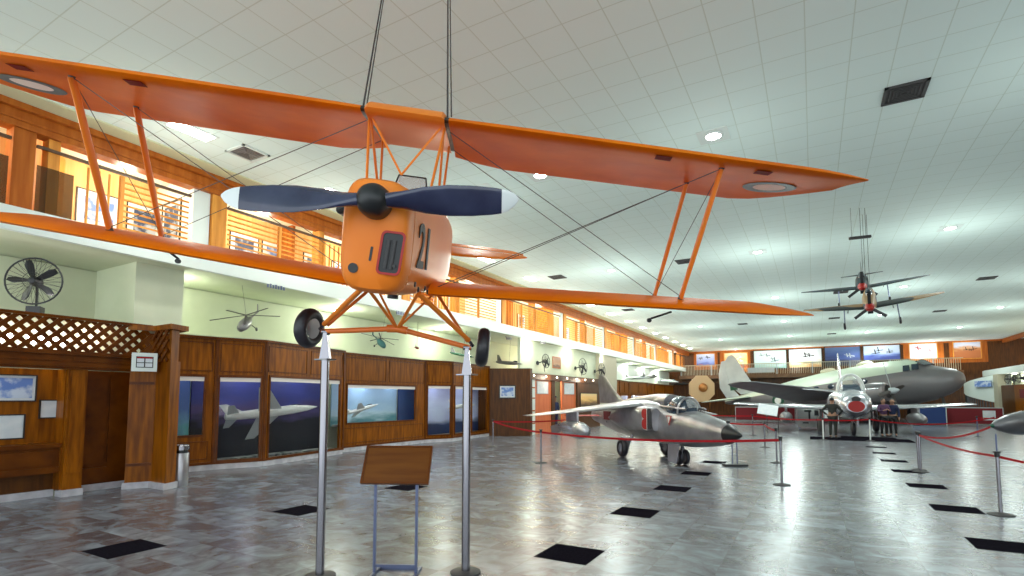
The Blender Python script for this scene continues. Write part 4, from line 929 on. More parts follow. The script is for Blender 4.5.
for s in (1,-1):
    fus([(-3.15,.17,.95,1.60),(-3.3,.20,.92,1.63),(-4.2,.24,.88,1.66),(-5.4,.16,.9,1.6),(-6.3,.05,1.1,1.4)],n=20,e=2.4)
    o=fus([(-3.12,.14,.93,1.58),(-3.25,.19,.90,1.62),(-4.2,.23,.86,1.66),(-5.4,.15,.9,1.6),(-6.3,.04,1.1,1.4)],n=20,e=2.6); o.v=[(x,y+s*(.56+ (0.03 if x<-4 else 0)),z) for x,y,z in o.v]; o.build('intake','silver',t,smooth=True)
    def lobes(g):
        P_=[(-3.24+g*.5,1.58+g),(-3.24+g*.5,.98-g)]
        for zc in (1.13,1.43):
            for i in range(9):
                a_=R(-90-180*i/8); P_.append((-3.36+(.17+g)*math.cos(a_),zc-(.15+g*.6)*math.sin(a_)*-1))
        return P_
    MB().prism([(x,s*.795,z) for x,z in lobes(.035)],(0,s*.012,0)).build('cover_border','pwhite',t)
    MB().prism([(x,s*.800,z) for x,z in lobes(0)],(0,s*.02,0)).build('intake_cover','redp',t)
    B((-3.20,s*.72,.98),(-3.12,s*.80,1.58)).build('intake_slot','grille',t)
    MB().prism([(-2.35,s*.487,1.40),(-2.62,s*.50,1.40),(-2.49,s*.50,1.12)],(0,s*.012,0)).build('warning_triangle','redp',t)
    MB().prism([(-2.41,s*.50,1.375),(-2.56,s*.508,1.375),(-2.49,s*.508,1.19)],(0,s*.012,0)).build('warning_triangle','pwhite',t)
    wing([(-3.9,s*.55,1.66,2.9,.08),(-4.3,s*1.0,1.60,2.55,.08),(-5.2,s*2.2,1.45,1.75,.07),(-6.15,s*3.45,1.30,.95,.06),(-6.35,s*3.6,1.29,.7,.04)],10,camber=.01).build('wing','silver',t,smooth=True)
    wing([(-7.7,s*.3,1.22,1.0,.07),(-8.5,s*1.45,1.2,.5,.06)],8).build('tailplane','redp',t,smooth=True)
    tk=MB().lathe((-4.25,s*2.25,.86),(-1,0,.02),[(0,.01),(.06,.11),(.25,.21),(.6,.27),(1.2,.28),(2.0,.22),(2.6,.12),(3.0,.02)],22).build('drop_tank','silver2',t,smooth=True)
    wing([(-4.6,s*2.05-.03,1.1,1.3,.02),(-4.6,s*2.05+.03,1.1,1.3,.02)],4); B((-6.2,s*2.25-.03,1.05),(-5.1,s*2.25+.03,1.45)).build('tank_pylon','silver',t)
    for k in (0,1): MB().bar((-6.7-.25*k,s*2.25,.90),(-7.2,s*2.25+(.25 if k else -.25),.95+(.2 if k else -.2)),.02,.3).build('tank_fin','silver2',t) if k==0 else None
    wheel('main_wheel',(-5.0,s*.78,.29),(0,1,0),.29,.2,t,'silver2')
    MB().tube([(-5.0,s*.62,.29),(-4.95,s*.45,.7)],.05,10).build('main_leg','steel',t,smooth=True)
    MB().prism([(-4.6,s*.66,.62),(-5.35,s*.66,.62),(-5.3,s*.72,.12),(-4.75,s*.72,.12)],(0,s*.015,0)).build('gear_door','silver2',t)
fin([(-6.3,1.7,0,2.5,.06),(-7.4,2.2,0,1.5,.06),(-8.2,2.72,0,.72,.06),(-8.45,2.82,0,.4,.04)],10).build('tail_fin','silver',t,smooth=True)
fus([(-3.2,.15,1.6,2.0),(-4.0,.2,1.6,2.02),(-5.4,.14,1.6,1.95),(-6.6,.05,1.6,1.82)],n=16).build('dorsal_spine','silver',t,smooth=True)
MB().sphere((-2.68,0,1.47),.72,.36,.47,24,14).build('canopy','canopy',t,smooth=True)
ca=MB()
for x,rx in ((-2.28,.31),(-3.32,.27)):
    pts=[(x-(.0 if x<-3 else -.12*math.cos(a)*0),.36*(rx/.31)*math.sin(a),1.47+.43*math.cos(a)*(rx/.31)) for a in [R(-95+190*i/16) for i in range(17)]]
    ca.tube([V(p_) for p_ in pts],.028,6)
ca.tube([(-1.95,.30,1.58),(-2.5,.37,1.62),(-3.4,.30,1.66)],.03,6).tube([(-1.95,-.30,1.58),(-2.5,-.37,1.62),(-3.4,-.30,1.66)],.03,6).build('canopy_frame','silver',t,smooth=True)
fus([(-3.15,.29,1.5,1.99),(-3.6,.24,1.5,1.98),(-4.2,.2,1.5,1.94)],n=16).build('canopy_fairing','silver',t,smooth=True)
MB().prism([(-2.0,-.20,1.62),(-2.0,.20,1.62),(-2.2,.15,1.86),(-2.2,-.15,1.86)],(.01,0,0)).build('windscreen','bubble',t)
wheel('nose_wheel',(-2.72,.10,.22),(0,1,0),.22,.12,t,'silver2'); wheel('nose_wheel',(-2.72,-.10,.22),(0,1,0),.22,.12,t,'silver2')
MB().tube([(-2.72,0,.22),(-2.66,0,.62)],.05,10).build('nose_leg','steel',t,smooth=True)
MB().prism([(-2.35,-.25,.62),(-3.0,-.25,.62),(-2.95,-.30,.10),(-2.5,-.30,.06)],(0,-.02,0)).build('gear_door','silver2',t)
MB().lathe((-.62,.06,1.26),(0,0,1),[(0,.05),(.06,.045),(.07,.02)],12).build('camera_bulge','black',t)
disc((-6.9,-.50,1.12),(0,-1,0),.1,'black','side_port',t,thick=.01)
M_r=MB().prism([(-6.4,-.565,1.42),(-7.2,-.50,1.42),(-7.2,-.49,1.12),(-6.5,-.555,1.12)],(0,-.02,0)).build('red_marking','bannerred',t)
# belt-style stand below the nose
b=atZ(735,466,0); t=empty('nose_stand',tuple(b),R(30)); tag(t,'thin twin-post stand on a black base under the nose of the silver jet','stand')
B((-.28,-.14,0),(.28,.14,.05)).build('base','black',t)
for s in (-1,1): MB().tube([(s*.06,0,.05),(s*.06,0,.80)],.015,8).build('post','dsteel',t)
# ---------------------------------------------------------------- swept-wing fighter facing the camera
t=empty('fighter_jet',mtx=frame_mtx((1.58,27.1,0),R(-88.9))); tag(t,'silver swept-wing fighter seen head-on with red nose intake, before the big airliner','airplane')
fus([(-.02,.375,1.12,1.645),(-.10,.45,1.03,1.76),(-.25,.54,.95,1.87),(-.5,.62,.88,1.96),(-1.2,.68,.82,2.08),(-2.4,.80,.74,2.18),(-4,.86,.72,2.22),(-6,.86,.75,2.22),(-8.5,.64,.95,2.06),(-10.5,.42,1.15,1.85),(-11.3,.34,1.25,1.75)],n=36,e=2.05).build('fuselage','silver2',t,smooth=True)
disc((-.01,0,1.38),(1,0,0),.27,'silver','intake_lip',t,thick=.03,sy=1.27)
disc((.015,0,1.37),(1,0,0),.24,'redp','intake_cover',t,thick=.02,sy=1.28)
MB().prism([(.0,-.15,1.60),(.0,.15,1.60),(.0,.17,1.72),(.0,.07,1.79),(.0,-.07,1.79),(.0,-.17,1.72)],(.04,0,0)).build('nose_antiglare','black',t)
for s in (1,-1):
    wing([(-3.4,s*.75,1.18,3.3,.09),(-5.0,s*2.9,1.26,2.5,.09),(-7.0,s*5.45,1.40,1.6,.08),(-7.3,s*5.65,1.41,1.0,.05)],10).build('wing','silver2',t,smooth=True)
    wing([(-8.9,s*.3,2.1,1.5,.08),(-10.3,s*1.95,2.3,.8,.07)],8).build('tailplane','silver2',t,smooth=True)
    MB().lathe((-3.2,s*2.8,.72),(-1,0,0),[(0,.01),(.1,.1),(.5,.24),(1.3,.31),(2.6,.28),(3.6,.15),(4.2,.02)],20).build('drop_tank','grey',t,smooth=True)
    B((-6,s*2.8-.04,.95),(-4.2,s*2.8+.04,1.25)).build('tank_pylon','grey',t)
    wheel('main_wheel',(-5.7,s*1.25,.36),(0,1,0),.36,.24,t); MB().tube([(-5.7,s*1.2,.36),(-5.6,s*1.15,1.25)],.07,8).build('main_leg','steel',t)
fin([(-7.6,2.0,0,3.0,.07),(-9.6,3.6,0,1.7,.07),(-10.6,4.48,0,.9,.05)],10).build('tail_fin','silver2',t,smooth=True)
MB().sphere((-3.6,0,2.1),1.35,.50,.78,28,14).build('canopy','bubble',t,smooth=True)
MB().tube([(-2.45,.525*math.sin(a),2.08+.76*math.cos(a)) for a in [R(-100+200*i/20) for i in range(21)]],.05,6).build('windscreen_arch','pwhite',t,smooth=True)
MB().tube([(-3.4,.52*math.sin(a),2.1+.78*math.cos(a)) for a in [R(-90+180*i/20) for i in range(21)]],.04,6).build('canopy_frame','pwhite',t,smooth=True)
MB().prism([(-1.7,-.38,1.98),(-1.7,.38,1.98),(-2.35,.30,2.35),(-2.35,-.30,2.35)],(.02,0,.02)).build('windscreen','canopy',t)
B((-4.3,-.2,2.0),(-4.0,.2,2.6)).build('seat','beige',t)
wheel('nose_wheel',(-2.0,0,.30),(0,1,0),.30,.2,t); MB().tube([(-2.0,0,.3),(-2.0,0,.95)],.07,8).build('nose_leg','steel',t); B((-2.3,.15,.45),(-1.7,.18,.95)).build('gear_door','silver2',t)
for s in (1,-1):
    for k in range(3): disc((-.75-.4*k,s*(.60+.05*k),1.25+.14*k),(.25,s,0.1),.04,'black','gun_port',t,thick=.03)
struct('floor_finish',B((-.2,25.6,0),(3.4,27.6,.004)).box((1.0,27.6,0),(3.0,28.6,.004)),'black_tile')  # flat dark sheets on the floor under the head-on fighter
# ---------------------------------------------------------------- big airliner
VP=(9.0,45.0,3.45); vm=frame_mtx(VP,R(-30),R(8.0),.01)
t=empty('airliner',mtx=vm); tag(t,'big twin-engined airliner with cream roof and grey belly, tail left, nose right','airplane')
m=mat('airliner_paint',(.5,.5,.5),.4,.15); n_,l_=nodes(m); b_=n_['Principled BSDF']
tc=n_.new('ShaderNodeTexCoord'); sp=n_.new('ShaderNodeSeparateXYZ'); l_.new(tc.outputs['Object'],sp.inputs[0])
g1=n_.new('ShaderNodeMath'); g1.operation='GREATER_THAN'; l_.new(sp.outputs[2],g1.inputs[0]); g1.inputs[1].default_value=.62
g2=n_.new('ShaderNodeMath'); g2.operation='LESS_THAN'; l_.new(sp.outputs[0],g2.inputs[0]); g2.inputs[1].default_value=-2.6
g3=n_.new('ShaderNodeMath'); g3.operation='MULTIPLY'; l_.new(g1.outputs[0],g3.inputs[0]); l_.new(g2.outputs[0],g3.inputs[1])
mc=n_.new('ShaderNodeMix'); mc.data_type='RGBA'; l_.new(g3.outputs[0],mc.inputs[0]); mc.inputs[6].default_value=(.19,.18,.19,1); mc.inputs[7].default_value=(.60,.68,.56,1); l_.new(mc.outputs[2],b_.inputs['Base Color'])
fus([(-.35,.06,-.35,-.22),(-.45,.35,-.65,.05),(-.75,.65,-.95,.32),(-1.3,.95,-1.25,.58),(-1.9,1.12,-1.42,.80),(-2.6,1.28,-1.55,1.25),(-3.4,1.42,-1.68,1.52),(-5,1.5,-1.8,1.68),(-7,1.52,-1.8,1.70),(-9.5,1.46,-1.68,1.66),(-12,1.2,-1.25,1.48),(-14.5,.85,-.65,1.22),(-17,.45,-.05,.98),(-19.0,.12,.40,.72)],n=36,e=2.1).build('fuselage',m,t,smooth=True)
for s in (1,-1):
    wing([(-5.3,s*1.2,-.95,4.7,.13),(-5.5,s*3.6,-.72,4.3,.13),(-6.5,s*7.9,-.0,3.1,.11),(-7.5,s*11.5,.52,2.0,.09),(-8.1,s*12.3,.64,1.1,.06)],12).build('wing','grey',t,smooth=True)
    wing([(-15.8,s*.4,.65,2.4,.09),(-16.5,s*3.4,.50,1.7,.09),(-17.0,s*4.7,.45,1.0,.06)],10).build('tailplane','cwhite',t,smooth=True)
    MB().lathe((-3.4,s*3.6,-.75),(-1,0,0),[(0,.45),(.1,.62),(.9,.72),(2,.7),(4,.5),(6,.25),(6.8,.05)],24).build('nacelle','grey',t,smooth=True)
    disc((-3.42,s*3.6,-.75),(1,0,0),.46,'black','engine_opening',t,thick=.03)
    pr=empty('propeller',(0,0,0)); pr.parent=t; pr.matrix_local=Matrix.Translation((-3.2,s*3.6,-.75))@Matrix.Rotation(R(10),4,'X')
    MB().lathe((0,0,0),(1,0,0),[(-.1,.22),(.2,.2),(.4,.1),(.5,.01)],18).build('spinner','lgrey',pr,smooth=True)
    for k in range(4):
        a=2*PI*k/4; e=V((0,math.cos(a),math.sin(a))); gd=V((.35,-math.sin(a)*.9,math.cos(a)*.9))
        MB().loft([[e*r_+gd*(w_*math.cos(q))+V((1,0,0))*(.03*math.sin(q)) for q in [2*PI*i/10 for i in range(10)]] for r_,w_ in ((.15,.07),(.5,.13),(1.1,.17),(1.6,.14),(1.9,.05))]).build('blade','grille' if k!=1 else 'lgrey',pr,smooth=True)
    # main gear: wheel stands on the floor
    c=vm@V((-4.9,s*3.6,-1.6)); c.z=.62; lw=vm.inverted()@c; ax=(vm.inverted().to_3x3()@(vm.to_3x3()@V((0,1,0))))
    wheel('main_wheel',tuple(lw),(0,1,0),.62,.42,t,'grey')
    MB().tube([lw+V((0,.32,0)),V((-5.0,s*3.6+.32,-1.0))],.08,8).tube([lw+V((0,-.32,0)),V((-5.0,s*3.6-.32,-1.0))],.08,8).tube([lw,V((-6.4,s*3.6,-1.1))],.05,8).build('main_leg','steel',t)
fin([(-14.6,1.05,0,2.6,.08),(-15.9,2.0,0,2.3,.08),(-16.6,3.4,0,1.8,.08),(-17.1,4.5,0,1.25,.07),(-17.45,4.88,0,.5,.05)],12).build('tail_fin','lgrey',t,smooth=True)
fin([(-17.2,.7,0,1.5,.06),(-18.2,2.0,0,1.2,.06),(-18.4,3.4,0,.9,.06),(-18.3,4.5,0,.5,.05)],10).build('rudder','lgrey',t,smooth=True)
B((-18.15,-.14,1.55),(-17.05,-.11,2.25)).build('flag','mark_green',t); B((-17.35,-.145,1.55),(-17.05,-.115,2.25)).build('flag_band','pwhite',t)
disc((-12.9,-1.16,-.10),(0.1,-1,0),.50,'mark_green','roundel_ring',t,thick=.03); disc((-12.9,-1.20,-.10),(0.1,-1,0),.27,'pwhite','roundel_centre',t,thick=.03)
for k in range(4): MB().prism([(-2.35-.5*k,-1.13-.09*min(k,2),.62),(-2.75-.5*k,-1.19-.08*min(k,2),.62),(-2.75-.5*k,-1.05-.07*min(k,2),1.02),(-2.40-.5*k,-.98-.07*min(k,2),1.0)],(0,-.06,.02)).build('cockpit_window','canopy',t) if k<2 else None
for s in (1,-1): MB().prism([(-1.95,s*.10,.88),(-2.2,s*.80,.86),(-2.62,s*.80,1.22),(-2.5,s*.10,1.32)],(.06,0,.04)).build('windshield','canopy',t)
MB().tube([(-2.3,-.05,.92),(-2.62,-.05,1.34)],.04,6).build('windshield_frame','pwhite',t)
for k in range(6): MB().sphere((-5.8-1.2*k,-1.50+.02*k*k*.5,.35),.28,.05,.2,12,6).build('cabin_window','canopy',t)
c=vm@V((-17.6,0,0)); c.z=.28; wheel('tail_wheel',tuple(vm.inverted()@c),(0,1,0),.28,.18,t); MB().tube([vm.inverted()@c,V((-17.4,0,.1))],.07,8).build('tail_leg','steel',t)
for k,x in enumerate((-9.0,-6.2)): MB().sphere((x,0,1.75),.62,.30,.22,16,8).build('roof_antenna','beige',t,smooth=True)
# ---------------------------------------------------------------- hanging model fighters
def fighter(label,pos,pit,roll,S,mm,group,wm):
    d=V((pos[0],pos[1],0)).normalized(); yaw=math.atan2(-d.y,-d.x)
    t=empty('hanging_fighter',mtx=frame_mtx(pos,yaw,pit,roll),scale=S); tag(t,label,'model airplane',group)
    fus([(-.12,.115,-.115,.115),(-.3,.15,-.16,.15),(-.7,.17,-.19,.18),(-1.1,.17,-.18,.24),(-1.6,.14,-.13,.22),(-2.3,.08,-.05,.14),(-2.9,.03,.0,.07)],n=20).build('fuselage',mm,t,smooth=True)
    MB().lathe((-.12,0,0),(1,0,0),[(0,.118),(.08,.105),(.16,.07),(.22,.02),(.23,0)],18).build('spinner','spin',t,smooth=True)
    for a in (R(215),R(-40),R(88)):
        e=V((0,math.cos(a),math.sin(a))); MB().bar(V((-.05,0,0))+e*.08,V((-.05,0,0))+e*.44,.075,.02,up=(1,0,.4)).build('propeller_blade','black',t)
    for s in (1,-1):
        wing([(-.35,s*.13,-.10,.75,.10),(-.42,s*.65,-.07,.66,.10),(-.6,s*1.25,-.04,.42,.08),(-.76,s*1.62,-.02,.2,.06)],8).build('wing',wm,t,smooth=True)
        wing([(-2.4,s*.04,.08,.35,.08),(-2.5,s*.58,.09,.18,.07)],6).build('tailplane',mm,t,smooth=True)
        MB().tube([(-.45,s*.60,-.08),(-.42,s*.62,-.48)],.014,6).build('gear_leg','dsteel',t)
        wheel('wheel',(-.42,s*.63,-.53),(0,1,0),.095,.055,t,'grille',18)
        MB().bar((-.3,s*.5,-.06),(.02,s*.5,-.06),.02).build('cannon','black',t)
    fin([(-2.35,.08,0,.45,.06),(-2.6,.5,0,.2,.05)],6).build('tail_fin',mm,t,smooth=True)
    MB().sphere((-1.0,0,.22),.26,.09,.13,16,8).build('canopy','canopy',t,smooth=True)
    B((-.75,-.06,-.24),(-.35,.06,-.16)).build('oil_cooler','black',t)
    return t
fighter('brown and black camouflaged model fighter with red spinner, the front one hanging from the ceiling',(1.38,16.74,4.10),-.36,.055,1.0,'camo','hanging fighters','camo')
fighter('dark sea-grey model fighter with red spinner, hanging behind the camouflaged one',(1.36,18.45,4.98),-.30,.045,1.02,'camod','hanging fighters','camod')
t=empty('suspension_bar',(1.22,16.49,5.95),YAW); tag(t,'short dark lifting bar on cables near the ceiling above the hanging fighters','lifting bar')
MB().bar((-.28,0,-.02),(.28,0,.04),.07).build('bar','grille',t); MB().tube([(.16,0,.05),(.16,0,.81)],.006,5).tube([(.02,0,.05),(.02,0,.81)],.006,5).tube([(-.22,0,.0),(-.22,0,.81)],.004,5).build('cable','wire',t)
for k,(px,dx) in enumerate([(866,0),(870,.1),(863,-.1)]):
    a=atD(px,292 if k<2 else 275,14.4 if k<2 else 16.5); o=MB().tube([a,(a.x,a.y,ZC-.002)],.006,5).build('hanging_cable','wire')
    tag(o,['thin cable left of centre above the camouflaged hanging fighter','thin cable right of centre above the camouflaged hanging fighter','thin cable above the tail of the dark hanging fighter'][k],'cable','cables of the hanging fighters')
# ---------------------------------------------------------------- tan octagonal board with a dome
p=atD(702,389,50); t=empty('octagonal_board',(p.x,p.y,0),R(25)); tag(t,'tan octagonal board with a copper dome, left of the airliner tail','display board')
pts=[(1.25*math.cos(R(22.5+45*i)),0,2.65+1.35*math.sin(R(22.5+45*i))) for i in range(8)]
MB().prism(pts,(0,.25,0)).build('board','tan',t); MB().sphere((.1,-.02,2.75),.42,.35,.42,20,12).build('dome','copper',t,smooth=True)
B((-.8,0,0),(-.6,.25,1.6)).box((.6,0,0),(.8,.25,1.6)).build('legs','woodd',t)
# ---------------------------------------------------------------- grey pod at the right edge
a=atD(990,426,9.2); t=empty('tip_tank',mtx=frame_mtx((a.x,a.y,a.z),math.atan2(-cr.y-.25*cf.y,-cr.x-.25*cf.x),-.05)); tag(t,'grey pointed wing-tip tank entering the photo at the right edge','fuel tank')
MB().lathe((0,0,0),(-1,0,0),[(0,.005),(.05,.03),(.2,.10),(.45,.17),(.8,.215),(1.5,.23),(2.4,.2),(3.2,.08),(3.4,.01)],28).build('shell','gun',t,smooth=True)
MB().lathe((.003,0,0),(-1,0,0),[(0,.004),(.05,.034),(.06,.034)],16).build('nose_tip','mark_green',t,smooth=True)
MB().tube([(-1.6,0,-.2),(-1.6,0,-a.z+.05)],.05,8).box((-1.9,-.25,-a.z-.07),(-1.3,.25,-a.z+.05)).build('trestle','dsteel',t)
# ---------------------------------------------------------------- rope barriers
PO={}
def stan(key,px,py,h,label,m_='steel',thin=None):
    p=atZ(px,py,0); t=empty('stanchion',tuple(p)); tag(t,label,'stanchion','barrier posts')
    MB().lathe((0,0,0),(0,0,1),[(0,.16),(.012,.16),(.03,.08),(.04,.025)],24).build('base','grille',t,smooth=True)
    MB().lathe((0,0,.03),(0,0,1),[(0,.024),(h-.03,.024)],16).build('post',m_,t,smooth=True)
    MB().lathe((0,0,h-.06),(0,0,1),[(0,.034),(.06,.034),(.07,.05),(.085,.05),(.09,.02)],16).build('belt_head','black',t,smooth=True)
    if thin: MB().tube([(0,0,h),(0,0,thin)],.011,8).build('upper_rod','dsteel',t)
    PO[key]=V((p.x,p.y,h-.05)); return t
stan('a',493,447,.95,'steel barrier post before the dark wood end wall, leftmost of all')
stan('b',541,463,.86,'steel barrier post under the left wing tip of the silver jet')
stan('d',782,485,.93,'front steel barrier post right of the silver jet nose, nearest of the pair')
stan('c',777,463,.90,'steel barrier post just behind the one right of the silver jet nose')
stan('e',765,447.5,.85,'steel barrier post behind the pair right of the black nose cone')
stan('f',753,435.5,.95,'pale barrier post standing far behind the black nose cone')
stan('g',823.5,440,.88,'white barrier post left of the head-on fighter nose wheel','pwhite')
stan('h',870.5,441,.92,'white barrier post right of the head-on fighter nose wheel','pwhite')
stan('i',921,472,.90,'steel barrier post, near one where two red ropes meet, left of the nearest right-hand post')
stan('j',919,470,.90,'steel barrier post right behind the one where two red ropes meet')
stan('k',978,437,.9,'thin dark barrier post far behind the grey tank','dsteel')
stan('l',1001,515,.90,'nearest steel barrier post at the right edge with a thin rod above it',thin=1.18)
def belt(a,b,sag,label,w=.05,m_='red'):
    a,b=V(a),V(b); d=(b-a); n=14; h=V((d.y,-d.x,0)).normalized()*.004; ring=[]
    for i in range(n+1):
        s=i/n; c=a+d*s-V((0,0,sag*4*s*(1-s))); ring.append([c+h+V((0,0,w/2)),c-h+V((0,0,w/2)),c-h-V((0,0,w/2)),c+h-V((0,0,w/2))])
    o=MB().loft(ring).build('barrier_belt',m_); return tag(o,label,'barrier belt','red barrier belts')
belt(PO['a'],PO['b'],.05,'red belt sloping from the leftmost post to the post under the jet wing tip')
belt(PO['a'],V((-8.2,19.0,.9)),.05,'red belt running level from the leftmost post behind the silver jet')
belt(PO['b'],PO['d'],.10,'long red belt in front of the silver jet')
belt(PO['c'],PO['e'],.03,'red belt from the posts by the nose cone back to the post behind')
belt(PO['e'],V((-3.0,21.5,.8)),.03,'short level red belt left of the middle post behind the nose cone')
belt(PO['f'],PO['g'],.06,'red belt left of the head-on fighter')
belt(PO['g'],PO['h'],.04,'red belt under the nose of the head-on fighter')
belt(PO['f'],V((-6,27.6,.95)),.04,'red belt running left behind the silver jet nose')
belt(PO['h'],V((6.9,30.9,.88)),.25,'red belt right of the head-on fighter')
belt(PO['k'],V((11,37,.9)),.1,'red belt running right of the far dark post')
belt(PO['i'],a-V((0,0,.02)),.12,'red rope rising from the meeting post to the grey tank nose',w=.035)
belt(PO['i'],PO['l'],.06,'red rope from the meeting post to the nearest right-hand post',w=.035)
belt(PO['l'],PO['l']+V((1.5,-.6,-.25)),.03,'red rope leaving the photo at the right edge',w=.035)
# ---------------------------------------------------------------- boards, banners
for k,(x0,x1,yy,z1,m_,lab) in enumerate([(736,795,43.5,1.05,'bannerred','long low red banner screen under the airliner tail'),(797,838,43.0,1.15,'bannerred','low red banner screen left of the head-on fighter'),(912,946,43.5,1.15,'bannerblue','low blue banner screen beneath the airliner nose'),(947,1003,44.0,1.1,'bannerred','low red banner screen right of the blue one')]):
    X0,X1=atY(x0,418,yy).x,atY(x1,418,yy).x; t=empty('banner_screen',((X0+X1)/2,yy,0)); tag(t,lab,'banner'); h_=(X1-X0)/2
    B((-h_,-.02,.12),(h_,.02,z1)).build('banner',m_,t)
    fr_=MB().box((-h_-.04,-.03,0),(-h_,.03,z1+.05)).box((h_,-.03,0),(h_+.04,.03,z1+.05)).box((-h_,-.03,z1),(h_,.03,z1+.05)); fr_.build('frame','lgrey',t)
    if k in (1,3): B((h_*.3,-.03,.35),(h_*.75,-.02,.95)).build('white_print','paper',t)
p=atZ(773,433,0); t=empty('info_lectern',tuple(p),R(10)); tag(t,'white tilted information lectern left of the head-on fighter','sign')
for s in (-1,1): MB().tube([(s*.25,0,0),(s*.25,0,.95)],.025,8).build('leg','steel',t)
q=empty('panel',(0,0,0)); q.parent=t; q.matrix_local=Matrix.Translation((-.2,0,1.15))@Matrix.Rotation(R(-40),4,'X')@Matrix.Rotation(R(12),4,'Y'); B((-.45,-.015,-.33),(.45,.015,.33)).build('sheet','paper',q)
p=atZ(814,429,0); t=empty('display_board',tuple(p+V((-.25,0,0))),R(5)); tag(t,'bright white freestanding board with dark marks beside the green-clad person','display board')
B((-.55,-.03,.1),(.55,.03,1.25)).build('panel','pwhite',t); mb=MB()
for (x,z,w_,h_) in ((-.2,.95,.35,.12),(.0,.55,.1,.4),(-.3,.3,.3,.08),(.3,.75,.2,.3)): mb.box((x,-.04,z),(x+w_,-.03,z+h_))
mb.build('print','black',t); B((-.5,-.2,0),(-.44,.2,.1)).box((.44,-.2,0),(.5,.2,.1)).build('feet','dsteel',t)
t=tag(empty('fire_extinguisher_trolley',tuple(atZ(821,435,0))),'dark upright trolley beside the white board, left of the green-clad person','trolley')
MB().lathe((0,0,.15),(0,0,1),[(0,.12),(.6,.12),(.75,.05)],14).build('cylinder','black',t,smooth=True); MB().tube([(.14,0,.15),(.16,0,1.1),(.0,0,1.15)],.02,6).build('handle','black',t); MB().torus((0,.16,.13),(0,1,0),.1,.03,14,6).build('wheel','rubber',t)
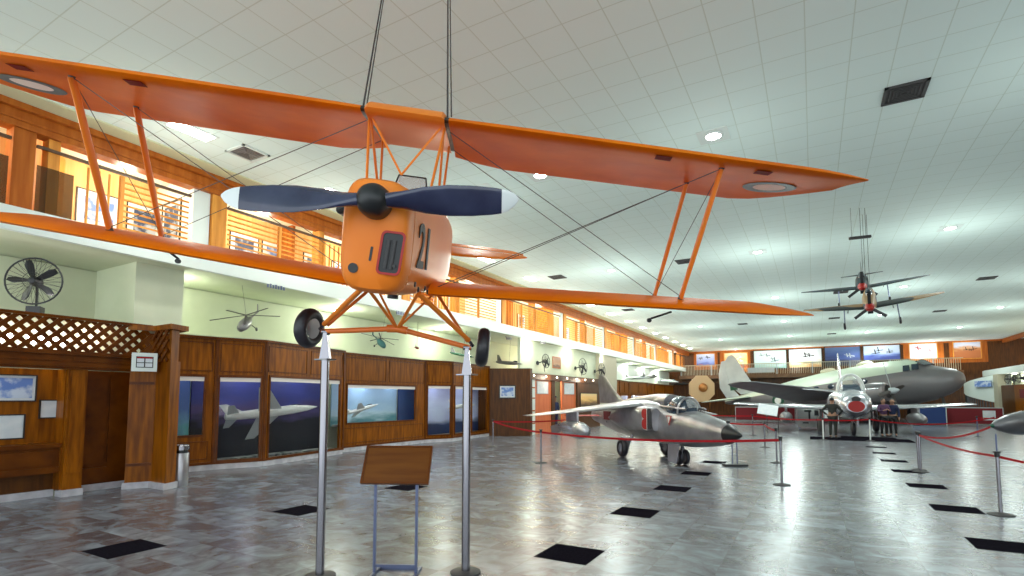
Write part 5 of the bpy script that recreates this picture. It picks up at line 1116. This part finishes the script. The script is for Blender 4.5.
# ---------------------------------------------------------------- people
def person(label,loc,rz,h,top,legs,arms='down',cap=None,hairm='black'):
    t=empty('person',loc,rz); tag(t,label,'person'); k=h/1.75
    J={'pel':(0,0,.95),'sp':(0,.01,1.15),'ch':(0,0,1.35),'nk':(0,0,1.50),'hd':(0,-.02,1.60),'ht':(0,-.01,1.72)}
    for s,n in ((1,'r'),(-1,'l')):
        J['hip'+n]=(s*.09,0,.90); J['kn'+n]=(s*.10,-.02,.50); J['an'+n]=(s*.10,.02,.10); J['to'+n]=(s*.12,-.15,.04); J['sh'+n]=(s*.18,0,1.43)
        if arms=='down': J['el'+n]=(s*.24,.02,1.15); J['wr'+n]=(s*.25,-.06,.90); J['ha'+n]=(s*.25,-.09,.80)
        elif arms=='hips': J['el'+n]=(s*.40,.05,1.20); J['wr'+n]=(s*.22,-.05,1.02); J['ha'+n]=(s*.15,-.08,1.0)
        else: J['el'+n]=(s*.25,-.08,1.18); J['wr'+n]=(s*.12,-.28,1.22); J['ha'+n]=(s*.05,-.33,1.26)
    rad={'pel':.14,'sp':.13,'ch':.145,'nk':.055,'hd':.085,'ht':.075,'hip':.095,'kn':.06,'an':.04,'to':.035,'sh':.07,'el':.042,'wr':.03,'ha':.035}
    E_=[('pel','sp'),('sp','ch'),('ch','nk'),('nk','hd'),('hd','ht')]
    for n in 'rl': E_+=[('pel','hip'+n),('hip'+n,'kn'+n),('kn'+n,'an'+n),('an'+n,'to'+n),('ch','sh'+n),('sh'+n,'el'+n),('el'+n,'wr'+n),('wr'+n,'ha'+n)]
    def skin(name,keys,m_,grow=0,sub=1):
        ks=[x for x in J if x in keys]; me=bpy.data.meshes.new(name); me.from_pydata([tuple(c*k for c in J[x]) for x in ks],[(ks.index(a),ks.index(b)) for a,b in E_ if a in ks and b in ks],[])
        o=bpy.data.objects.new(name,me); COL.objects.link(o); md=o.modifiers.new('skin','SKIN')
        for i,x in enumerate(ks):
            r_=(rad.get(x) or rad[x[:-1]])*k+grow; me.skin_vertices[0].data[i].radius=(r_*(1.15 if x in('ch','pel','sp') else 1),r_*(.8 if x in('ch','pel','sp') else 1))
        me.skin_vertices[0].data[0].use_root=True; o.modifiers.new('sub','SUBSURF').levels=sub; o.modifiers['sub'].render_levels=sub
        me.materials.append(M[m_]); o.parent=t; return o
    skin('body',list(J),'skin')
    tk=['pel','sp','ch','shr','shl','elr','ell','wrr','wrl','hipr','hipl']
    skin('jacket',['pel','sp','ch','nk','shr','shl','elr','ell','wrr','wrl'],top,.012)
    skin('trousers',['pel','hipr','hipl','knr','knl','anr','anl'],legs,.013)
    for s in (1,-1):
        fus([(.0,.05*k,0,.09*k),(.1*k,.052*k,0,.085*k),(.24*k,.03*k,0,.045*k)],n=10); sh=fus([(-.06*k,.04*k,0,.09*k),(.08*k,.05*k,0,.08*k),(.2*k,.03*k,0,.045*k)],n=10); sh.v=[(y+s*.11*k,-x,z) for x,y,z in sh.v]; sh.build('shoe','black',t)
        # five fingers
        w=V(J['ha'+('r' if s>0 else 'l')])*k; mb=MB(); d_=(V(J['ha'+('r' if s>0 else 'l')])-V(J['wr'+('r' if s>0 else 'l')])).normalized(); sd=d_.cross(V((s,0,.2))).normalized()
        for i in range(4): mb.tube([w+sd*((i-1.5)*.018*k),w+sd*((i-1.5)*.02*k)+d_*((.07+.01*(i in(1,2)))*k)],.008*k,5)
        mb.tube([w-d_*.02*k+sd*.03*k,w+sd*.06*k+d_*.02*k],.009*k,5); mb.build('fingers','skin',t)
    hd=MB().sphere((0,-.015*k,1.66*k),.088*k,.10*k,.125*k,18,12).build('head','skin',t,smooth=True)
    MB().sphere((0,.005*k,1.69*k),.094*k,.105*k,.11*k,18,8,t1=PI*.62).build('hair',hairm,hd,smooth=True)
    fm=MB().sphere((.03*k,-.105*k,1.67*k),.012*k).sphere((-.03*k,-.105*k,1.67*k),.012*k).box((-.025*k,-.112*k,1.595*k),(.025*k,-.10*k,1.605*k)); fm.build('eyes_and_mouth','black',hd); MB().prism([(-.012*k,-.11*k,1.625*k),(.012*k,-.11*k,1.625*k),(0,-.11*k,1.67*k)],(0,-.025*k,0)).build('nose','skin',hd)
    for s in (1,-1): MB().sphere((s*.09*k,0,1.655*k),.012*k,.02*k,.03*k,8,6).build('ear','skin',hd)
    if cap: MB().lathe((0,0,1.74*k),(0,0,1),[(0,.10*k),(.05*k,.115*k),(.07*k,.09*k),(.075*k,.01)],16).box((-.07*k,-.17*k,1.74*k),(.07*k,-.08*k,1.755*k)).build('cap',cap,t)
    return t
person('person in navy uniform and cap standing in the orange doorway',(-11.9,25.45,0),R(60),1.78,'navycloth','navycloth',cap='navycloth')
person('person in dark green clothes, hands on hips, left of the head-on fighter',(.68,26.9,0),R(165),1.72,'darkcloth','darkcloth',arms='hips')
person('person in purple patterned top right of the head-on fighter',(2.72,29.2,0),R(20),1.68,'purplecloth','black',arms='up')
person('person in dark clothes close behind the purple-clad one',(3.1,29.6,0),R(-10),1.66,'navycloth','black')
# ---------------------------------------------------------------- world and view
w=bpy.data.worlds.new('world'); sc.world=w; w.use_nodes=True
w.node_tree.nodes['Background'].inputs[0].default_value=(.84,.95,1,1); w.node_tree.nodes['Background'].inputs[1].default_value=1.5
sc.view_settings.view_transform='Standard'; sc.view_settings.look='None'; sc.view_settings.gamma=1; sc.view_settings.exposure=0.62
